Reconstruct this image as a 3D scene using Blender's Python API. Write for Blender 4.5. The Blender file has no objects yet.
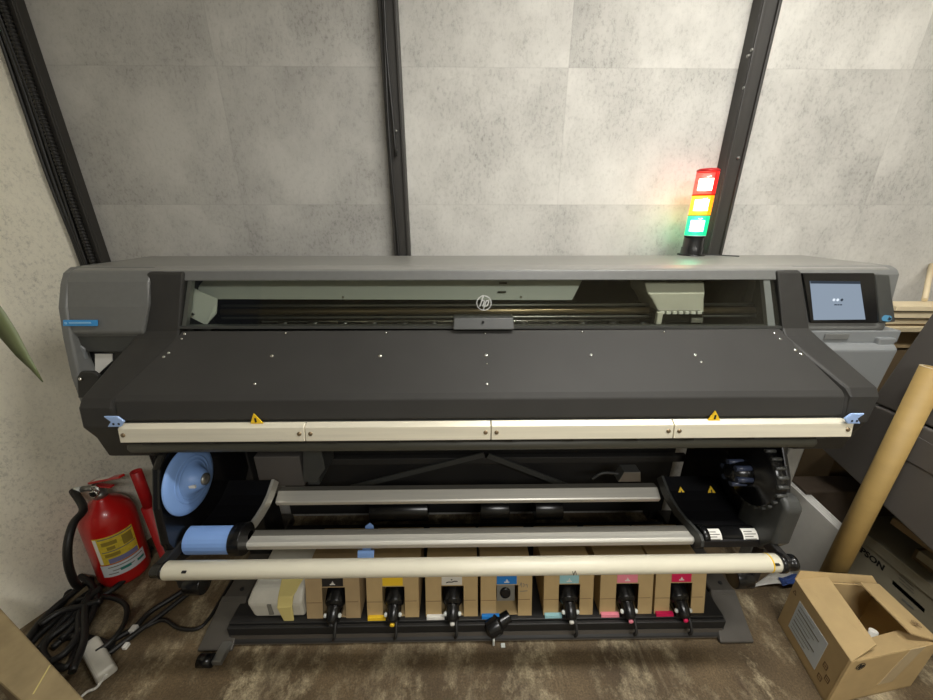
import bpy, bmesh, math, random
from mathutils import Vector, Matrix
random.seed(4)
SC = bpy.context.scene
COL = SC.collection
R = math.radians
V = Vector

# ------------------------------------------------------------------ camera
F = 365.0; PITCH = R(20.43); YAW = R(0.8); CH = 1.55
cd = bpy.data.cameras.new('camera'); cam = bpy.data.objects.new('camera', cd); COL.objects.link(cam)
cam.location = (0, 0, CH); cam.rotation_euler = (R(90) - PITCH, 0, -YAW)
cd.sensor_width = 36; cd.lens = F / 933 * 36; cd.clip_start = 0.02
SC.camera = cam


def U(px, py, ax, val):
    """the point of the real plane <ax>=val that the photograph shows at a pixel (for measuring)"""
    a = (px - 466.5) / F; b = (py - 350) / F
    x = a; y = math.cos(PITCH) - b * math.sin(PITCH); z = -math.sin(PITCH) - b * math.cos(PITCH)
    x, y = x * math.cos(YAW) + y * math.sin(YAW), -x * math.sin(YAW) + y * math.cos(YAW)
    d = (x, y, z); o = (0, 0, CH); i = 'xyz'.index(ax); t = (val - o[i]) / d[i]
    return V([o[k] + d[k] * t for k in range(3)])


# ------------------------------------------------------------------ materials
def srgb(c):
    return tuple([((v / 255) / 12.92 if v / 255 <= .04045 else (((v / 255) + .055) / 1.055) ** 2.4) for v in c]) + (1,)


def mat(name, col, rough=.5, metal=0., noise=0., nscale=30., bump=0., spec=.5, stretch=(1, 1, 1), coat=0.):
    m = bpy.data.materials.new(name); m.use_nodes = True
    nt = m.node_tree; b = nt.nodes['Principled BSDF']
    c = srgb(col)
    b.inputs['Base Color'].default_value = c
    b.inputs['Roughness'].default_value = rough
    b.inputs['Metallic'].default_value = metal
    b.inputs['Specular IOR Level'].default_value = spec
    b.inputs['Coat Weight'].default_value = coat
    tc = nt.nodes.new('ShaderNodeTexCoord'); mp = nt.nodes.new('ShaderNodeMapping')
    mp.inputs['Scale'].default_value = stretch
    nt.links.new(tc.outputs['Object'], mp.inputs[0])
    n = nt.nodes.new('ShaderNodeTexNoise'); n.inputs['Scale'].default_value = nscale; n.inputs['Detail'].default_value = 5
    nt.links.new(mp.outputs[0], n.inputs[0])
    if noise:
        r = nt.nodes.new('ShaderNodeMapRange'); r.inputs[3].default_value = 1 - noise; r.inputs[4].default_value = 1 + noise
        r.inputs[1].default_value = .3; r.inputs[2].default_value = .7
        nt.links.new(n.outputs[0], r.inputs[0])
        mx = nt.nodes.new('ShaderNodeVectorMath'); mx.operation = 'SCALE'
        mx.inputs[0].default_value = c[:3]; nt.links.new(r.outputs[0], mx.inputs['Scale'])
        nt.links.new(mx.outputs[0], b.inputs['Base Color'])
    if bump:
        bp = nt.nodes.new('ShaderNodeBump'); bp.inputs['Strength'].default_value = bump; bp.inputs['Distance'].default_value = .002
        nt.links.new(n.outputs[0], bp.inputs['Height']); nt.links.new(bp.outputs[0], b.inputs['Normal'])
    return m


def emit(name, col, st, tint=None):
    m = bpy.data.materials.new(name); m.use_nodes = True
    nt = m.node_tree; nt.nodes.remove(nt.nodes['Principled BSDF'])
    out = nt.nodes['Material Output']
    e = nt.nodes.new('ShaderNodeEmission'); e.inputs[0].default_value = srgb(col); e.inputs[1].default_value = st
    nt.links.new(e.outputs[0], out.inputs[0])
    if tint:
        t = nt.nodes.new('ShaderNodeBsdfTransparent'); t.inputs[0].default_value = srgb(tint)
        g = nt.nodes.new('ShaderNodeBsdfGlossy'); g.inputs['Roughness'].default_value = .15
        a = nt.nodes.new('ShaderNodeAddShader'); nt.links.new(t.outputs[0], a.inputs[0]); nt.links.new(e.outputs[0], a.inputs[1])
        x = nt.nodes.new('ShaderNodeMixShader'); x.inputs[0].default_value = .05
        nt.links.new(a.outputs[0], x.inputs[1]); nt.links.new(g.outputs[0], x.inputs[2]); nt.links.new(x.outputs[0], out.inputs[0])
    return m


def glass(name, tint, refl=.06, rough=.03):
    m = bpy.data.materials.new(name); m.use_nodes = True
    nt = m.node_tree; nt.nodes.remove(nt.nodes['Principled BSDF']); out = nt.nodes['Material Output']
    t = nt.nodes.new('ShaderNodeBsdfTransparent'); t.inputs[0].default_value = srgb(tint)
    g = nt.nodes.new('ShaderNodeBsdfGlossy'); g.inputs['Roughness'].default_value = rough
    x = nt.nodes.new('ShaderNodeMixShader'); x.inputs[0].default_value = refl
    nt.links.new(t.outputs[0], x.inputs[1]); nt.links.new(g.outputs[0], x.inputs[2]); nt.links.new(x.outputs[0], out.inputs[0])
    return m


def plaster(name, base, tiles=True, dark=.72):
    """concrete-look wallpaper in staggered sheets"""
    m = bpy.data.materials.new(name); m.use_nodes = True
    nt = m.node_tree; b = nt.nodes['Principled BSDF']; b.inputs['Roughness'].default_value = .75
    N = nt.nodes.new; L = nt.links.new
    tc = N('ShaderNodeTexCoord'); sep = N('ShaderNodeSeparateXYZ'); L(tc.outputs['Object'], sep.inputs[0])

    def mth(op, a, bb=None, c=None):
        n = N('ShaderNodeMath'); n.operation = op
        for k, v in enumerate((a, bb, c)):
            if v is None: continue
            if hasattr(v, 'is_linked'): L(v, n.inputs[k])
            else: n.inputs[k].default_value = v
        return n.outputs[0]
    u = mth('DIVIDE', mth('ADD', sep.outputs[0], .238), .625)
    w = mth('DIVIDE', mth('ADD', sep.outputs[2], -1.585), .455)
    iu = mth('FLOOR', u); iw = mth('FLOOR', w)
    cx = N('ShaderNodeCombineXYZ'); L(iu, cx.inputs[0]); L(iw, cx.inputs[1])
    wn = N('ShaderNodeTexWhiteNoise'); L(cx.outputs[0], wn.inputs[0])
    off = N('ShaderNodeVectorMath'); off.operation = 'MULTIPLY_ADD'
    L(wn.outputs['Color'], off.inputs[0]); off.inputs[1].default_value = (9, 9, 9) if tiles else (0, 0, 0); L(tc.outputs['Object'], off.inputs[2])
    mp = N('ShaderNodeMapping'); mp.inputs['Scale'].default_value = (1, 1, .8); L(off.outputs[0], mp.inputs[0])
    n1 = N('ShaderNodeTexNoise'); n1.inputs['Scale'].default_value = 3.2; n1.inputs['Detail'].default_value = 6; n1.inputs['Roughness'].default_value = .6; L(mp.outputs[0], n1.inputs[0])
    mp2 = N('ShaderNodeMapping'); mp2.inputs['Scale'].default_value = (1.15, 1, .75); L(off.outputs[0], mp2.inputs[0])
    n2 = N('ShaderNodeTexNoise'); n2.inputs['Scale'].default_value = 75; n2.inputs['Detail'].default_value = 8; n2.inputs['Roughness'].default_value = .85; L(mp2.outputs[0], n2.inputs[0])
    big = N('ShaderNodeMapRange'); big.inputs[1].default_value = .35; big.inputs[2].default_value = .7; big.inputs[3].default_value = 1.06; big.inputs[4].default_value = dark; L(n1.outputs[0], big.inputs[0])
    # speckle only where the big noise is strong
    sp = N('ShaderNodeMapRange'); sp.inputs[1].default_value = .5; sp.inputs[2].default_value = .68; sp.inputs[3].default_value = 0; sp.inputs[4].default_value = 1; L(n2.outputs[0], sp.inputs[0])
    wgt = N('ShaderNodeMapRange'); wgt.inputs[1].default_value = .42; wgt.inputs[2].default_value = .62; wgt.inputs[3].default_value = .2; wgt.inputs[4].default_value = .55; L(n1.outputs[0], wgt.inputs[0])
    spk = mth('SUBTRACT', 1.0, mth('MULTIPLY', sp.outputs[0], wgt.outputs[0]))
    v = mth('MULTIPLY', big.outputs[0], spk)
    if tiles:
        tv = mth('MULTIPLY_ADD', wn.outputs['Value'], .14, .9)
        v = mth('MULTIPLY', v, tv)
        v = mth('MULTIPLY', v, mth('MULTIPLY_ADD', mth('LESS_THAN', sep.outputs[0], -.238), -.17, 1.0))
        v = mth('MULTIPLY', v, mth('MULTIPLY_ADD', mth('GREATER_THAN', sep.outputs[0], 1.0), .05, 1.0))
        for f in (u, w):
            fr = mth('ABSOLUTE', mth('SUBTRACT', mth('FRACT', f), .5))
            seam = mth('GREATER_THAN', fr, .4965 if f is u else .4955)
            v = mth('MULTIPLY', v, mth('MULTIPLY_ADD', seam, -.07, 1.0))
    sc = N('ShaderNodeVectorMath'); sc.operation = 'SCALE'; sc.inputs[0].default_value = srgb(base)[:3]; L(v, sc.inputs['Scale'])
    L(sc.outputs[0], b.inputs['Base Color'])
    bp = N('ShaderNodeBump'); bp.inputs['Strength'].default_value = .25; bp.inputs['Distance'].default_value = .003; L(n2.outputs[0], bp.inputs['Height']); L(bp.outputs[0], b.inputs['Normal'])
    return m


def floor_mat():
    m = bpy.data.materials.new('worn floor'); m.use_nodes = True
    nt = m.node_tree; b = nt.nodes['Principled BSDF']; N = nt.nodes.new; L = nt.links.new
    tc = N('ShaderNodeTexCoord')

    def noise(scale, st, det=6, ro=.6):
        mp = N('ShaderNodeMapping'); mp.inputs['Scale'].default_value = st; L(tc.outputs['Object'], mp.inputs[0])
        n = N('ShaderNodeTexNoise'); n.inputs['Scale'].default_value = scale; n.inputs['Detail'].default_value = det; n.inputs['Roughness'].default_value = ro; L(mp.outputs[0], n.inputs[0]); return n.outputs[0]

    def ramp(src, stops):
        r = N('ShaderNodeValToRGB'); L(src, r.inputs[0]); e = r.color_ramp.elements
        e[0].position, e[0].color = stops[0][0], srgb(stops[0][1]); e[1].position, e[1].color = stops[1][0], srgb(stops[1][1])
        for p, c in stops[2:]:
            x = e.new(p); x.color = srgb(c)
        return r.outputs[0]

    def mix(f, a, c, mode='MIX'):
        x = N('ShaderNodeMix'); x.data_type = 'RGBA'; x.blend_type = mode
        if hasattr(f, 'is_linked'): L(f, x.inputs[0])
        else: x.inputs[0].default_value = f
        L(a, x.inputs[6]); L(c, x.inputs[7]); return x.outputs[2]
    base = ramp(noise(4, (1, 1, 1)), [(.35, (92, 76, 54)), (.7, (132, 112, 82))])
    worn = ramp(noise(9, (1.2, .6, 1), 8, .7), [(.35, (84, 64, 44)), (.62, (208, 192, 156))])
    patch = ramp(noise(6, (1, .7, 1), 9, .75), [(.48, (0, 0, 0)), (.6, (255, 255, 255))])
    c = mix(patch, base, worn)
    scr = ramp(noise(60, (1, .07, 1), 4, .6), [(.48, (96, 80, 58)), (.62, (214, 200, 166))])
    sm = ramp(noise(5, (1, 1, 1), 4), [(.53, (0, 0, 0)), (.7, (150, 150, 150))])
    c = mix(sm, c, scr)
    fine = ramp(noise(160, (1, 1, 1), 5, .7), [(.3, (165, 165, 165)), (.7, (255, 255, 255))])
    c = mix(1.0, c, fine, 'MULTIPLY')
    L(c, b.inputs['Base Color']); b.inputs['Roughness'].default_value = .6
    bp = N('ShaderNodeBump'); bp.inputs['Strength'].default_value = .35; bp.inputs['Distance'].default_value = .003
    L(noise(40, (1, .4, 1), 8, .7), bp.inputs['Height']); L(bp.outputs[0], b.inputs['Normal'])
    return m


M = {}
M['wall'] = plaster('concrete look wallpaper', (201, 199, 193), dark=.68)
M['wall_l'] = plaster('side plaster', (230, 225, 207), tiles=False, dark=.86)
M['floor'] = floor_mat()
M['ceil'] = mat('ceiling paint', (205, 203, 196), .9)
M['grey'] = mat('grey housing plastic', (104, 105, 103), .42, noise=.04, nscale=60)
M['grey_hi'] = mat('light grey top plastic', (128, 127, 122), .4, noise=.04, nscale=40)
M['grey_lo'] = mat('mid grey lower plastic', (120, 123, 124), .5)
M['fascia'] = mat('dark fascia plastic', (62, 63, 61), .45, noise=.05, nscale=50)
M['black'] = mat('black textured plastic', (47, 46, 44), .55, noise=.08, nscale=25, bump=.05, spec=.35)
M['table'] = mat('black coated steel', (52, 51, 49), .6, noise=.08, nscale=6, bump=.04, spec=.3)
M['deep'] = mat('matte black steel', (30, 29, 28), .55)
M['gloss'] = mat('gloss black', (16, 16, 17), .25)
M['guide'] = mat('gloss black guide sheet', (20, 20, 22), .32, noise=.1, nscale=10)
M['alu'] = mat('bright aluminium', (236, 230, 210), .35, .35, noise=.06, nscale=3, stretch=(1, 30, 30))
M['alu2'] = mat('satin aluminium', (220, 217, 206), .36, .4, noise=.05, nscale=4, stretch=(1, 40, 40))
M['strip'] = mat('grey metal strip', (150, 150, 146), .35, .8)
M['silver'] = mat('silver sheet', (214, 218, 212), .5, .1)
M['chrome'] = mat('chrome', (225, 225, 222), .18, 1.)
M['brass'] = mat('brownish polished rail', (150, 132, 105), .3, .8)
M['tube'] = mat('off white coated tube', (218, 213, 193), .38, noise=.03, nscale=5)
M['rubber'] = mat('olive black rubber', (70, 69, 60), .5)
M['blue'] = mat('pale blue plastic', (128, 164, 222), .42)
M['blueclip'] = mat('light blue plastic', (158, 186, 232), .45)
M['card'] = mat('kraft cardboard', (186, 160, 114), .8, noise=.05, nscale=20, bump=.1)
M['card2'] = mat('grey brown cardboard', (172, 148, 110), .8, noise=.06, nscale=15, bump=.1)
M['cardedge'] = mat('cardboard inside', (122, 98, 68), .9)
M['core'] = mat('golden brown cardboard core', (168, 140, 84), .6, noise=.06, nscale=8, stretch=(1, 1, 3))
M['white'] = mat('white paper', (228, 226, 218), .7)
M['whitep'] = mat('white plastic', (205, 202, 190), .45, noise=.04)
M['ink'] = mat('black print', (25, 25, 26), .6)
M['greyprint'] = mat('grey print', (120, 118, 110), .7)
M['yellow'] = mat('yellow print', (242, 200, 40), .5)
M['red'] = mat('red enamel', (188, 26, 24), .3, noise=.08, nscale=8, coat=.3)
M['redd'] = mat('dull red paint', (170, 22, 26), .45, noise=.1, nscale=12)
M['cable'] = mat('black cable', (26, 25, 24), .5)
M['cream'] = mat('cream wood board', (214, 198, 164), .6, noise=.05, nscale=12)
M['brownbox'] = mat('dark brown cardboard', (112, 94, 68), .8, noise=.08, nscale=10)
M['casing'] = mat('warm dark grey casing', (92, 88, 84), .5, noise=.05, nscale=8)
M['carton'] = mat('pale grey printed carton', (150, 144, 124), .75, noise=.05, nscale=10)
M['greenlab'] = mat('dark green label', (22, 48, 36), .5)
M['foam'] = mat('white foam board', (205, 204, 198), .6, noise=.03)
M['wax'] = mat('yellowed tape', (216, 200, 130), .4)
M['label_y'] = mat('yellow label', (216, 190, 60), .5, noise=.15, nscale=60)
M['label_w'] = mat('pale label', (205, 212, 215), .5)
M['traybrown'] = mat('dusty dark brown metal', (58, 52, 44), .6, noise=.12, nscale=14)
M['footm'] = mat('dusty grey steel', (74, 70, 64), .5, noise=.1, nscale=14)
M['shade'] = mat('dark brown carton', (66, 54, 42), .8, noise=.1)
M['facet_shade'] = mat('grey painted facet shade', (128, 125, 116), .45, .4)  # darker metal tone for shade and reflection painted on the bars
M['hubf'] = mat('dark blue grey plastic', (62, 70, 92), .35)
M['violet'] = mat('violet print', (120, 120, 160), .6)
M['teal'] = mat('teal print', (50, 130, 120), .6)
M['sticker'] = mat('bright blue sticker', (66, 150, 214), .4)
M['sticker2'] = mat('pale sticker print', (140, 196, 236), .4)
M['leaf'] = mat('olive green leaf', (112, 122, 84), .5, noise=.1, nscale=20)
M['trim'] = mat('dark grey painted trim', (47, 45, 42), .5, noise=.12, nscale=14, stretch=(4, 4, .4))
M['slab'] = mat('rough beige board', (158, 140, 104), .85, noise=.16, nscale=16, bump=.3)
M['tape'] = mat('clear tape', (196, 176, 140), .25)
M['blue2'] = mat('dark blue plastic film', (60, 86, 150), .3)
M['glass'] = glass('smoked glass', (236, 238, 234), .05)
M['acryl'] = glass('clear bluish film', (190, 200, 230), .15, .1)
LABC = {'black': (36, 34, 34), 'yellow': (238, 196, 46), 'white': (212, 208, 196), 'cyan blue': (34, 120, 196),
        'light cyan': (150, 196, 202), 'light pink': (232, 136, 152), 'magenta': (212, 24, 84)}
for k, c in LABC.items(): M['lab_' + k] = mat(k + ' label', c, .45)
M['screen'] = emit('touch screen', (146, 160, 176), .62)
M['scr_hi'] = emit('screen dots', (215, 225, 235), .8)
M['scr_lo'] = emit('screen dark', (70, 80, 92), .4)
M['btn'] = emit('lit power button', (120, 190, 225), .35)
M['lamp'] = emit('lamp tube', (255, 248, 232), 18)


# ------------------------------------------------------------------ mesh builder
class MB:
    def __init__(s): s.v = []; s.f = []; s.sm = []

    def add(s, vs, fs, smooth=False):
        n = len(s.v); s.v += [V(p) for p in vs]
        for f in fs: s.f.append([i + n for i in f]); s.sm.append(smooth)
        return s

    def hexa(s, p):  # 8 points: bottom 0-3, top 4-7 (same order)
        return s.add(p, [(3, 2, 1, 0), (4, 5, 6, 7), (0, 1, 5, 4), (1, 2, 6, 5), (2, 3, 7, 6), (3, 0, 4, 7)])

    def box(s, x0, x1, y0, y1, z0, z1):
        return s.hexa([(x0, y0, z0), (x1, y0, z0), (x1, y1, z0), (x0, y1, z0), (x0, y0, z1), (x1, y0, z1), (x1, y1, z1), (x0, y1, z1)])

    def slab(s, q, t, n=None):
        """quad (or polygon) given thickness t against its normal n"""
        q = [V(p) for p in q]; k = len(q)
        if n is None: n = (q[1] - q[0]).cross(q[2] - q[1]).normalized()
        n = V(n); b = [p - n * t for p in q]
        return s.add(q + b, [tuple(range(k)), tuple(range(2 * k - 1, k - 1, -1))] + [(i, i + k, (i + 1) % k + k, (i + 1) % k) for i in range(k)])

    def loft(s, rings, caps=True, smooth=False, closed=True):
        k = len(rings[0]); vs = [p for r in rings for p in r]; fs = []
        for j in range(len(rings) - 1):
            for i in range(k if closed else k - 1):
                a, b = j * k + i, j * k + (i + 1) % k
                fs.append((a, b, b + k, a + k))
        s.add(vs, fs, smooth)
        if caps and closed:
            n = len(s.v) - len(vs)
            s.f.append([n + i for i in range(k - 1, -1, -1)]); s.f.append([n + (len(rings) - 1) * k + i for i in range(k)]); s.sm += [False, False]
        return s

    def prism(s, prof, x0, x1, smooth=False):
        """(y,z) profile extruded along X; x0/x1 may be lists per point"""
        g = lambda x, i: x[i] if isinstance(x, (list, tuple)) else x
        return s.loft([[(g(x0, i), p[0], p[1]) for i, p in enumerate(prof)], [(g(x1, i), p[0], p[1]) for i, p in enumerate(prof)]], smooth=smooth)

    def lathe(s, p0, ax, prof, n=32, smooth=True, caps=True):
        """prof: (distance along axis, radius)"""
        p0 = V(p0); ax = V(ax).normalized(); u = ax.orthogonal().normalized(); w = ax.cross(u)
        rings = [[p0 + ax * d + (u * math.cos(2 * math.pi * i / n) + w * math.sin(2 * math.pi * i / n)) * max(r, 1e-4) for i in range(n)] for d, r in prof]
        return s.loft(rings, caps, smooth)

    def cyl(s, a, b, r, n=24):
        a = V(a); b = V(b); return s.lathe(a, b - a, [(0, r), ((b - a).length, r)], n)

    def sweep(s, pts, r, n=10, sub=6):
        """round tube along a smoothed path"""
        P = [V(p) for p in pts]; Q = []
        if len(P) > 2 and sub > 1:
            E_ = [P[0] * 2 - P[1]] + P + [P[-1] * 2 - P[-2]]
            for i in range(1, len(E_) - 2):
                a, b, c, d = E_[i - 1:i + 3]
                for k in range(sub):
                    t = k / sub
                    Q.append(.5 * ((2 * b) + (c - a) * t + (2 * a - 5 * b + 4 * c - d) * t * t + (3 * b - a - 3 * c + d) * t ** 3))
            Q.append(P[-1])
        else: Q = P
        rings = []; up = None
        for i, q in enumerate(Q):
            t = (Q[min(i + 1, len(Q) - 1)] - Q[max(i - 1, 0)]).normalized()
            if up is None: up = t.orthogonal().normalized()
            up = (up - t * up.dot(t)).normalized(); w = t.cross(up)
            rings.append([q + (up * math.cos(2 * math.pi * k / n) + w * math.sin(2 * math.pi * k / n)) * r for k in range(n)])
        return s.loft(rings, True, True)

    def strokes(s, o, u, w, segs, wd, th):
        """raised flat strokes in the frame o + u*a + w*b"""
        o = V(o); u = V(u); w = V(w); n = u.cross(w).normalized()
        for (a, b, c, d) in segs:
            p = o + u * a + w * b; q = o + u * c + w * d; t = (q - p)
            if t.length < 1e-6: continue
            t.normalize(); k = n.cross(t) * (wd / 2)
            s.slab([p - k, q - k, q + k, p + k], th, n); 
            for i in range(len(s.v) - 8, len(s.v)): s.v[i] += n * th
        return s


def setp(o, label=None, cat=None, group=None, kind=None):
    if label: o['label'] = label
    if cat: o['category'] = cat
    if group: o['group'] = group
    if kind: o['kind'] = kind
    return o


ORG = {}


def root(name, loc, label, cat, group=None):
    o = bpy.data.objects.new(name, None); COL.objects.link(o); o.location = loc; o.empty_display_size = .1
    ORG[o.name] = V(loc); return setp(o, label, cat, group)


def obj(name, mb, m, parent=None, bevel=0., origin=None, seg=2, label=None):
    """link ONE mesh object; coordinates are world, stored relative to its thing's origin"""
    org = ORG[parent.name] if parent is not None else V(origin if origin is not None else (0, 0, 0))
    me = bpy.data.meshes.new(name); me.from_pydata([tuple(p - org) for p in mb.v], [], mb.f)
    for p, sm in zip(me.polygons, mb.sm): p.use_smooth = sm
    bm = bmesh.new(); bm.from_mesh(me); bmesh.ops.recalc_face_normals(bm, faces=bm.faces); bm.to_mesh(me); bm.free()
    for x in (m if isinstance(m, list) else [m]): me.materials.append(M[x] if isinstance(x, str) else x)
    o = bpy.data.objects.new(name, me); COL.objects.link(o)
    if parent is not None: o.parent = parent
    else: o.location = org
    ORG[o.name] = org
    if bevel:
        b = o.modifiers.new('bevel', 'BEVEL'); b.width = bevel; b.segments = seg; b.limit_method = 'ANGLE'; b.angle_limit = R(32)
    if label: o['label'] = label
    return o


def single(name, mb, m, label, cat, group=None, origin=None, bevel=0.):
    if origin is None:
        lo = [min(p[i] for p in mb.v) for i in range(3)]; hi = [max(p[i] for p in mb.v) for i in range(3)]
        origin = ((lo[0] + hi[0]) / 2, (lo[1] + hi[1]) / 2, lo[2])
    return setp(obj(name, mb, m, None, bevel, origin), label, cat, group)


def text(name, body, o, u, w, size, m, parent, ext=.0006, bold=0):
    """lettering lying in the plane (u right, w up)"""
    c = bpy.data.curves.new('t', 'FONT'); c.body = body; c.size = 1; c.extrude = .001; c.offset = bold; c.align_x = 'CENTER'; c.align_y = 'CENTER'; c.resolution_u = 3
    t = bpy.data.objects.new('t', c); me = bpy.data.meshes.new_from_object(t)
    bpy.data.objects.remove(t); bpy.data.curves.remove(c)
    u = V(u).normalized(); w = V(w).normalized(); n = u.cross(w); o = V(o); mb = MB()
    mb.add([o + u * (v.co.x * size) + w * (v.co.y * size) + n * (ext if v.co.z > 0 else 0) for v in me.vertices], [tuple(p.vertices) for p in me.polygons])
    bpy.data.meshes.remove(me)
    return obj(name, mb, m, parent)


def logo(mb, o, u, w, r, th=.001, wd=.16, ring=True):
    """round badge with slanted h and p"""
    k = .34
    sg = []
    def st(x0, y0, y1): return (r * (x0 + k * y0), r * y0, r * (x0 + k * y1), r * y1)
    sg.append(st(-.42, -.5, .92)); sg.append((r * (-.42 + k * .32), r * .32, r * (.0 + k * .3), r * .32)); sg.append(st(-.02, -.5, .32))
    sg.append(st(.22, -.92, .38)); sg.append((r * (.22 + k * .32), r * .32, r * (.62 + k * .3), r * .32)); sg.append(st(.6, -.4, .32)); sg.append((r * (.22 - k * .42), -.42 * r, r * (.62 - k * .4), -.42 * r))
    mb.strokes(o, u, w, sg, r * wd, th)
    if ring:
        pts = [(math.cos(a) * r, math.sin(a) * r) for a in [2 * math.pi * i / 32 for i in range(33)]]
        mb.strokes(o, u, w, [pts[i] + pts[i + 1] for i in range(32)], r * .12, th)
    return mb


# ------------------------------------------------------------------ room
WY = 1.57          # back wall
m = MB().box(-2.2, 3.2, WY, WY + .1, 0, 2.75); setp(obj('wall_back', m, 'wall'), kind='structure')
# left wall runs forward, slightly away from square
cx, cy = -1.54, WY
ex, ey = -2.3, -.35
d = V((ex - cx, ey - cy, 0)).normalized(); nn = V((-d.y, d.x, 0))
if nn.x > 0: nn = -nn
m = MB().slab([V((cx, cy, 0)), V((ex, ey, 0)), V((ex, ey, 2.75)), V((cx, cy, 2.75))], .1, -nn)
setp(obj('wall_left', m, 'wall_l'), kind='structure')
LW = lambda t, off=0: V((cx, cy, 0)) + d * t - nn * off
m = MB().box(3.1, 3.2, -2.4, WY, 0, 2.75); setp(obj('wall_right', m, 'wall_l'), kind='structure')
m = MB().box(-2.6, 3.2, -2.5, -2.4, 0, 2.75); setp(obj('wall_front', m, 'wall_l'), kind='structure')
m = MB().box(-2.6, 3.2, -2.5, WY + .1, -.1, 0); setp(obj('floor', m, 'floor'), kind='structure')
m = MB().box(-2.6, 3.2, -2.5, WY + .1, 2.75, 2.85); setp(obj('ceiling', m, 'ceil'), kind='structure')


def trim(n, x0, x1, dp=.035, ribs=True):
    mb = MB().box(x0, x1, WY - dp, WY, 0, 2.74)
    w = x1 - x0
    if ribs:
        mb.box(x0 + w * .02, x0 + w * .2, WY - dp - .008, WY - dp, 0, 2.74)
        mb.box(x1 - w * .18, x1 - w * .02, WY - dp - .008, WY - dp, 0, 2.74)
    return setp(obj('trim_%d' % n, mb, 'trim', bevel=.002), kind='structure')


tx = lambda px, py: U(px, py, 'y', WY - .035).x
trim(1, tx(72, 240) - .0, tx(96, 240))
trim(2, tx(394, 250), tx(410, 250))
trim(3, tx(702, 250) + .01, tx(717, 250) + .012, .05)
# screws and cables belonging to the trims
r_ = root('cable_run', (-1.5, WY - .06, 1.0), 'black ribbed conduit and thin cables running up the left corner trim', 'cable')
mb = MB(); zz = .05
pr = []
while zz < 2.7:
    pr += [(zz, .011), (zz + .006, .011), (zz + .007, .008), (zz + .011, .008)]; zz += .012
obj('ribbed_conduit', MB().lathe((tx(96, 240) - .022, WY - .055, 0), (0, 0, 1), pr, 14), 'cable', r_)
for i, dx in enumerate((.018, .034, .047)):
    x = tx(72, 240) + dx
    obj('cable', MB().sweep([(x + .004 * math.sin(k * 1.7 + i), WY - .052 - .003 * math.cos(k * 2.1 + i), .05 + k * .27) for k in range(11)], .006, 8, 4), 'cable', r_)
r_ = root('wall_cable', (-.24, WY - .06, 1.5), 'thin black cables clipped in the middle wall trim', 'cable')
x = tx(395, 250)
obj('cable', MB().sweep([(x + .012 + .004 * math.sin(k * 1.3), WY - .05, 1.2 + k * .17) for k in range(9)], .005, 8, 4), 'cable', r_)
obj('cable', MB().sweep([(x + .024 + .005 * math.cos(k * 1.1), WY - .052, 1.75 + k * .12) for k in range(9)], .005, 8, 4), 'cable', r_)
for px, py, tn_ in ((748, 56, 'trim_3'), (752, 50, 'trim_3'), (744, 88, 'trim_3'), (738, 158, 'trim_3'), (396, 131, 'trim_2'), (396, 150, 'trim_2')):
    t_ = bpy.data.objects[tn_]; ORG.setdefault(tn_, V((0, 0, 0)))
    p = U(px, py, 'y', WY - (.051 if tn_ == 'trim_3' else .036))
    obj('screw', MB().lathe(p, (0, -1, 0), [(-.002, .0055), (.003, .0055), (.006, .002)], 12), 'strip', t_)
# ceiling lamp (off frame, it lights the place)
r_ = root('ceiling_lamp', (.85, .5, 2.7), 'long white ceiling lamp fitting above the printer', 'lamp')
obj('housing', MB().box(.2, 1.5, .42, .58, 2.68, 2.75), 'whitep', r_, .01)
obj('light_tube', MB().box(.25, 1.45, .45, .55, 2.655, 2.68), 'lamp', r_, .004)

# ------------------------------------------------------------------ PRINTER
PR = root('wide_format_printer', (.08, 1.2, 0), 'large dark grey roll printer with black loading table and lit signal tower', 'printer')
XL, XR = -1.2, 1.36
TZ = 1.4
# --- top cover
top = [(1.13, 1.392), (1.16, 1.4), (1.44, 1.4), (1.49, 1.385), (1.51, 1.35), (1.51, 1.0), (1.30, 1.0), (1.30, 1.37), (1.13, 1.37)]
obj('top_cover', MB().prism(top, XL + .03, XR - .03), 'grey_hi', PR, .004)
obj('rear_body', MB().box(XL + .05, XR - .05, 1.3, 1.5, .86, 1.37), 'deep', PR, .01)
# --- left housing: full side profile plate + face block
side = [(1.15, 1.398), (1.125, 1.385), (1.105, 1.355), (1.075, 1.29), (1.055, 1.2), (1.035, 1.08), (1.03, .95), (1.05, .87), (1.12, .84), (1.46, .84), (1.5, .9), (1.5, 1.37), (1.47, 1.398)]
obj('side_panel', MB().prism(side, XL, XL + .028), 'grey', PR, .008, seg=3)
face = [(1.15, 1.398), (1.125, 1.388), (1.105, 1.36), (1.08, 1.29), (1.065, 1.215), (1.085, 1.185), (1.3, 1.185), (1.3, 1.398)]
fx = [U(151, 267, 'y', 1.13).x] * 3 + [U(147, 300, 'y', 1.08).x, U(143.5, 330, 'y', 1.07).x, U(143.5, 334, 'y', 1.08).x, -1.0, -.95]
obj('left_housing', MB().prism(face, XL + .024, fx), 'grey', PR, .006, seg=3)
obj('side_recess', MB().box(XL + .02, -.9, 1.14, 1.3, .88, 1.19), 'fascia', PR, .006)
def flat(pts, y, t, bk=0): return MB().slab([U(px, py, 'y', y) for px, py in pts], t, (0, -1, 0))
obj('recess_band', flat([(66, 352), (143, 352), (143, 330), (63, 330)], 1.075, .06), 'fascia', PR, .003)
obj('inner_cheek', flat([(63, 334), (84, 349), (86, 372), (92, 396), (84, 400), (68, 352)], 1.07, .012), 'grey_lo', PR, .002)
obj('recess_opening', flat([(84, 378), (130, 378), (130, 350), (82, 350)], 1.09, .02), 'gloss', PR, .002)
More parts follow.
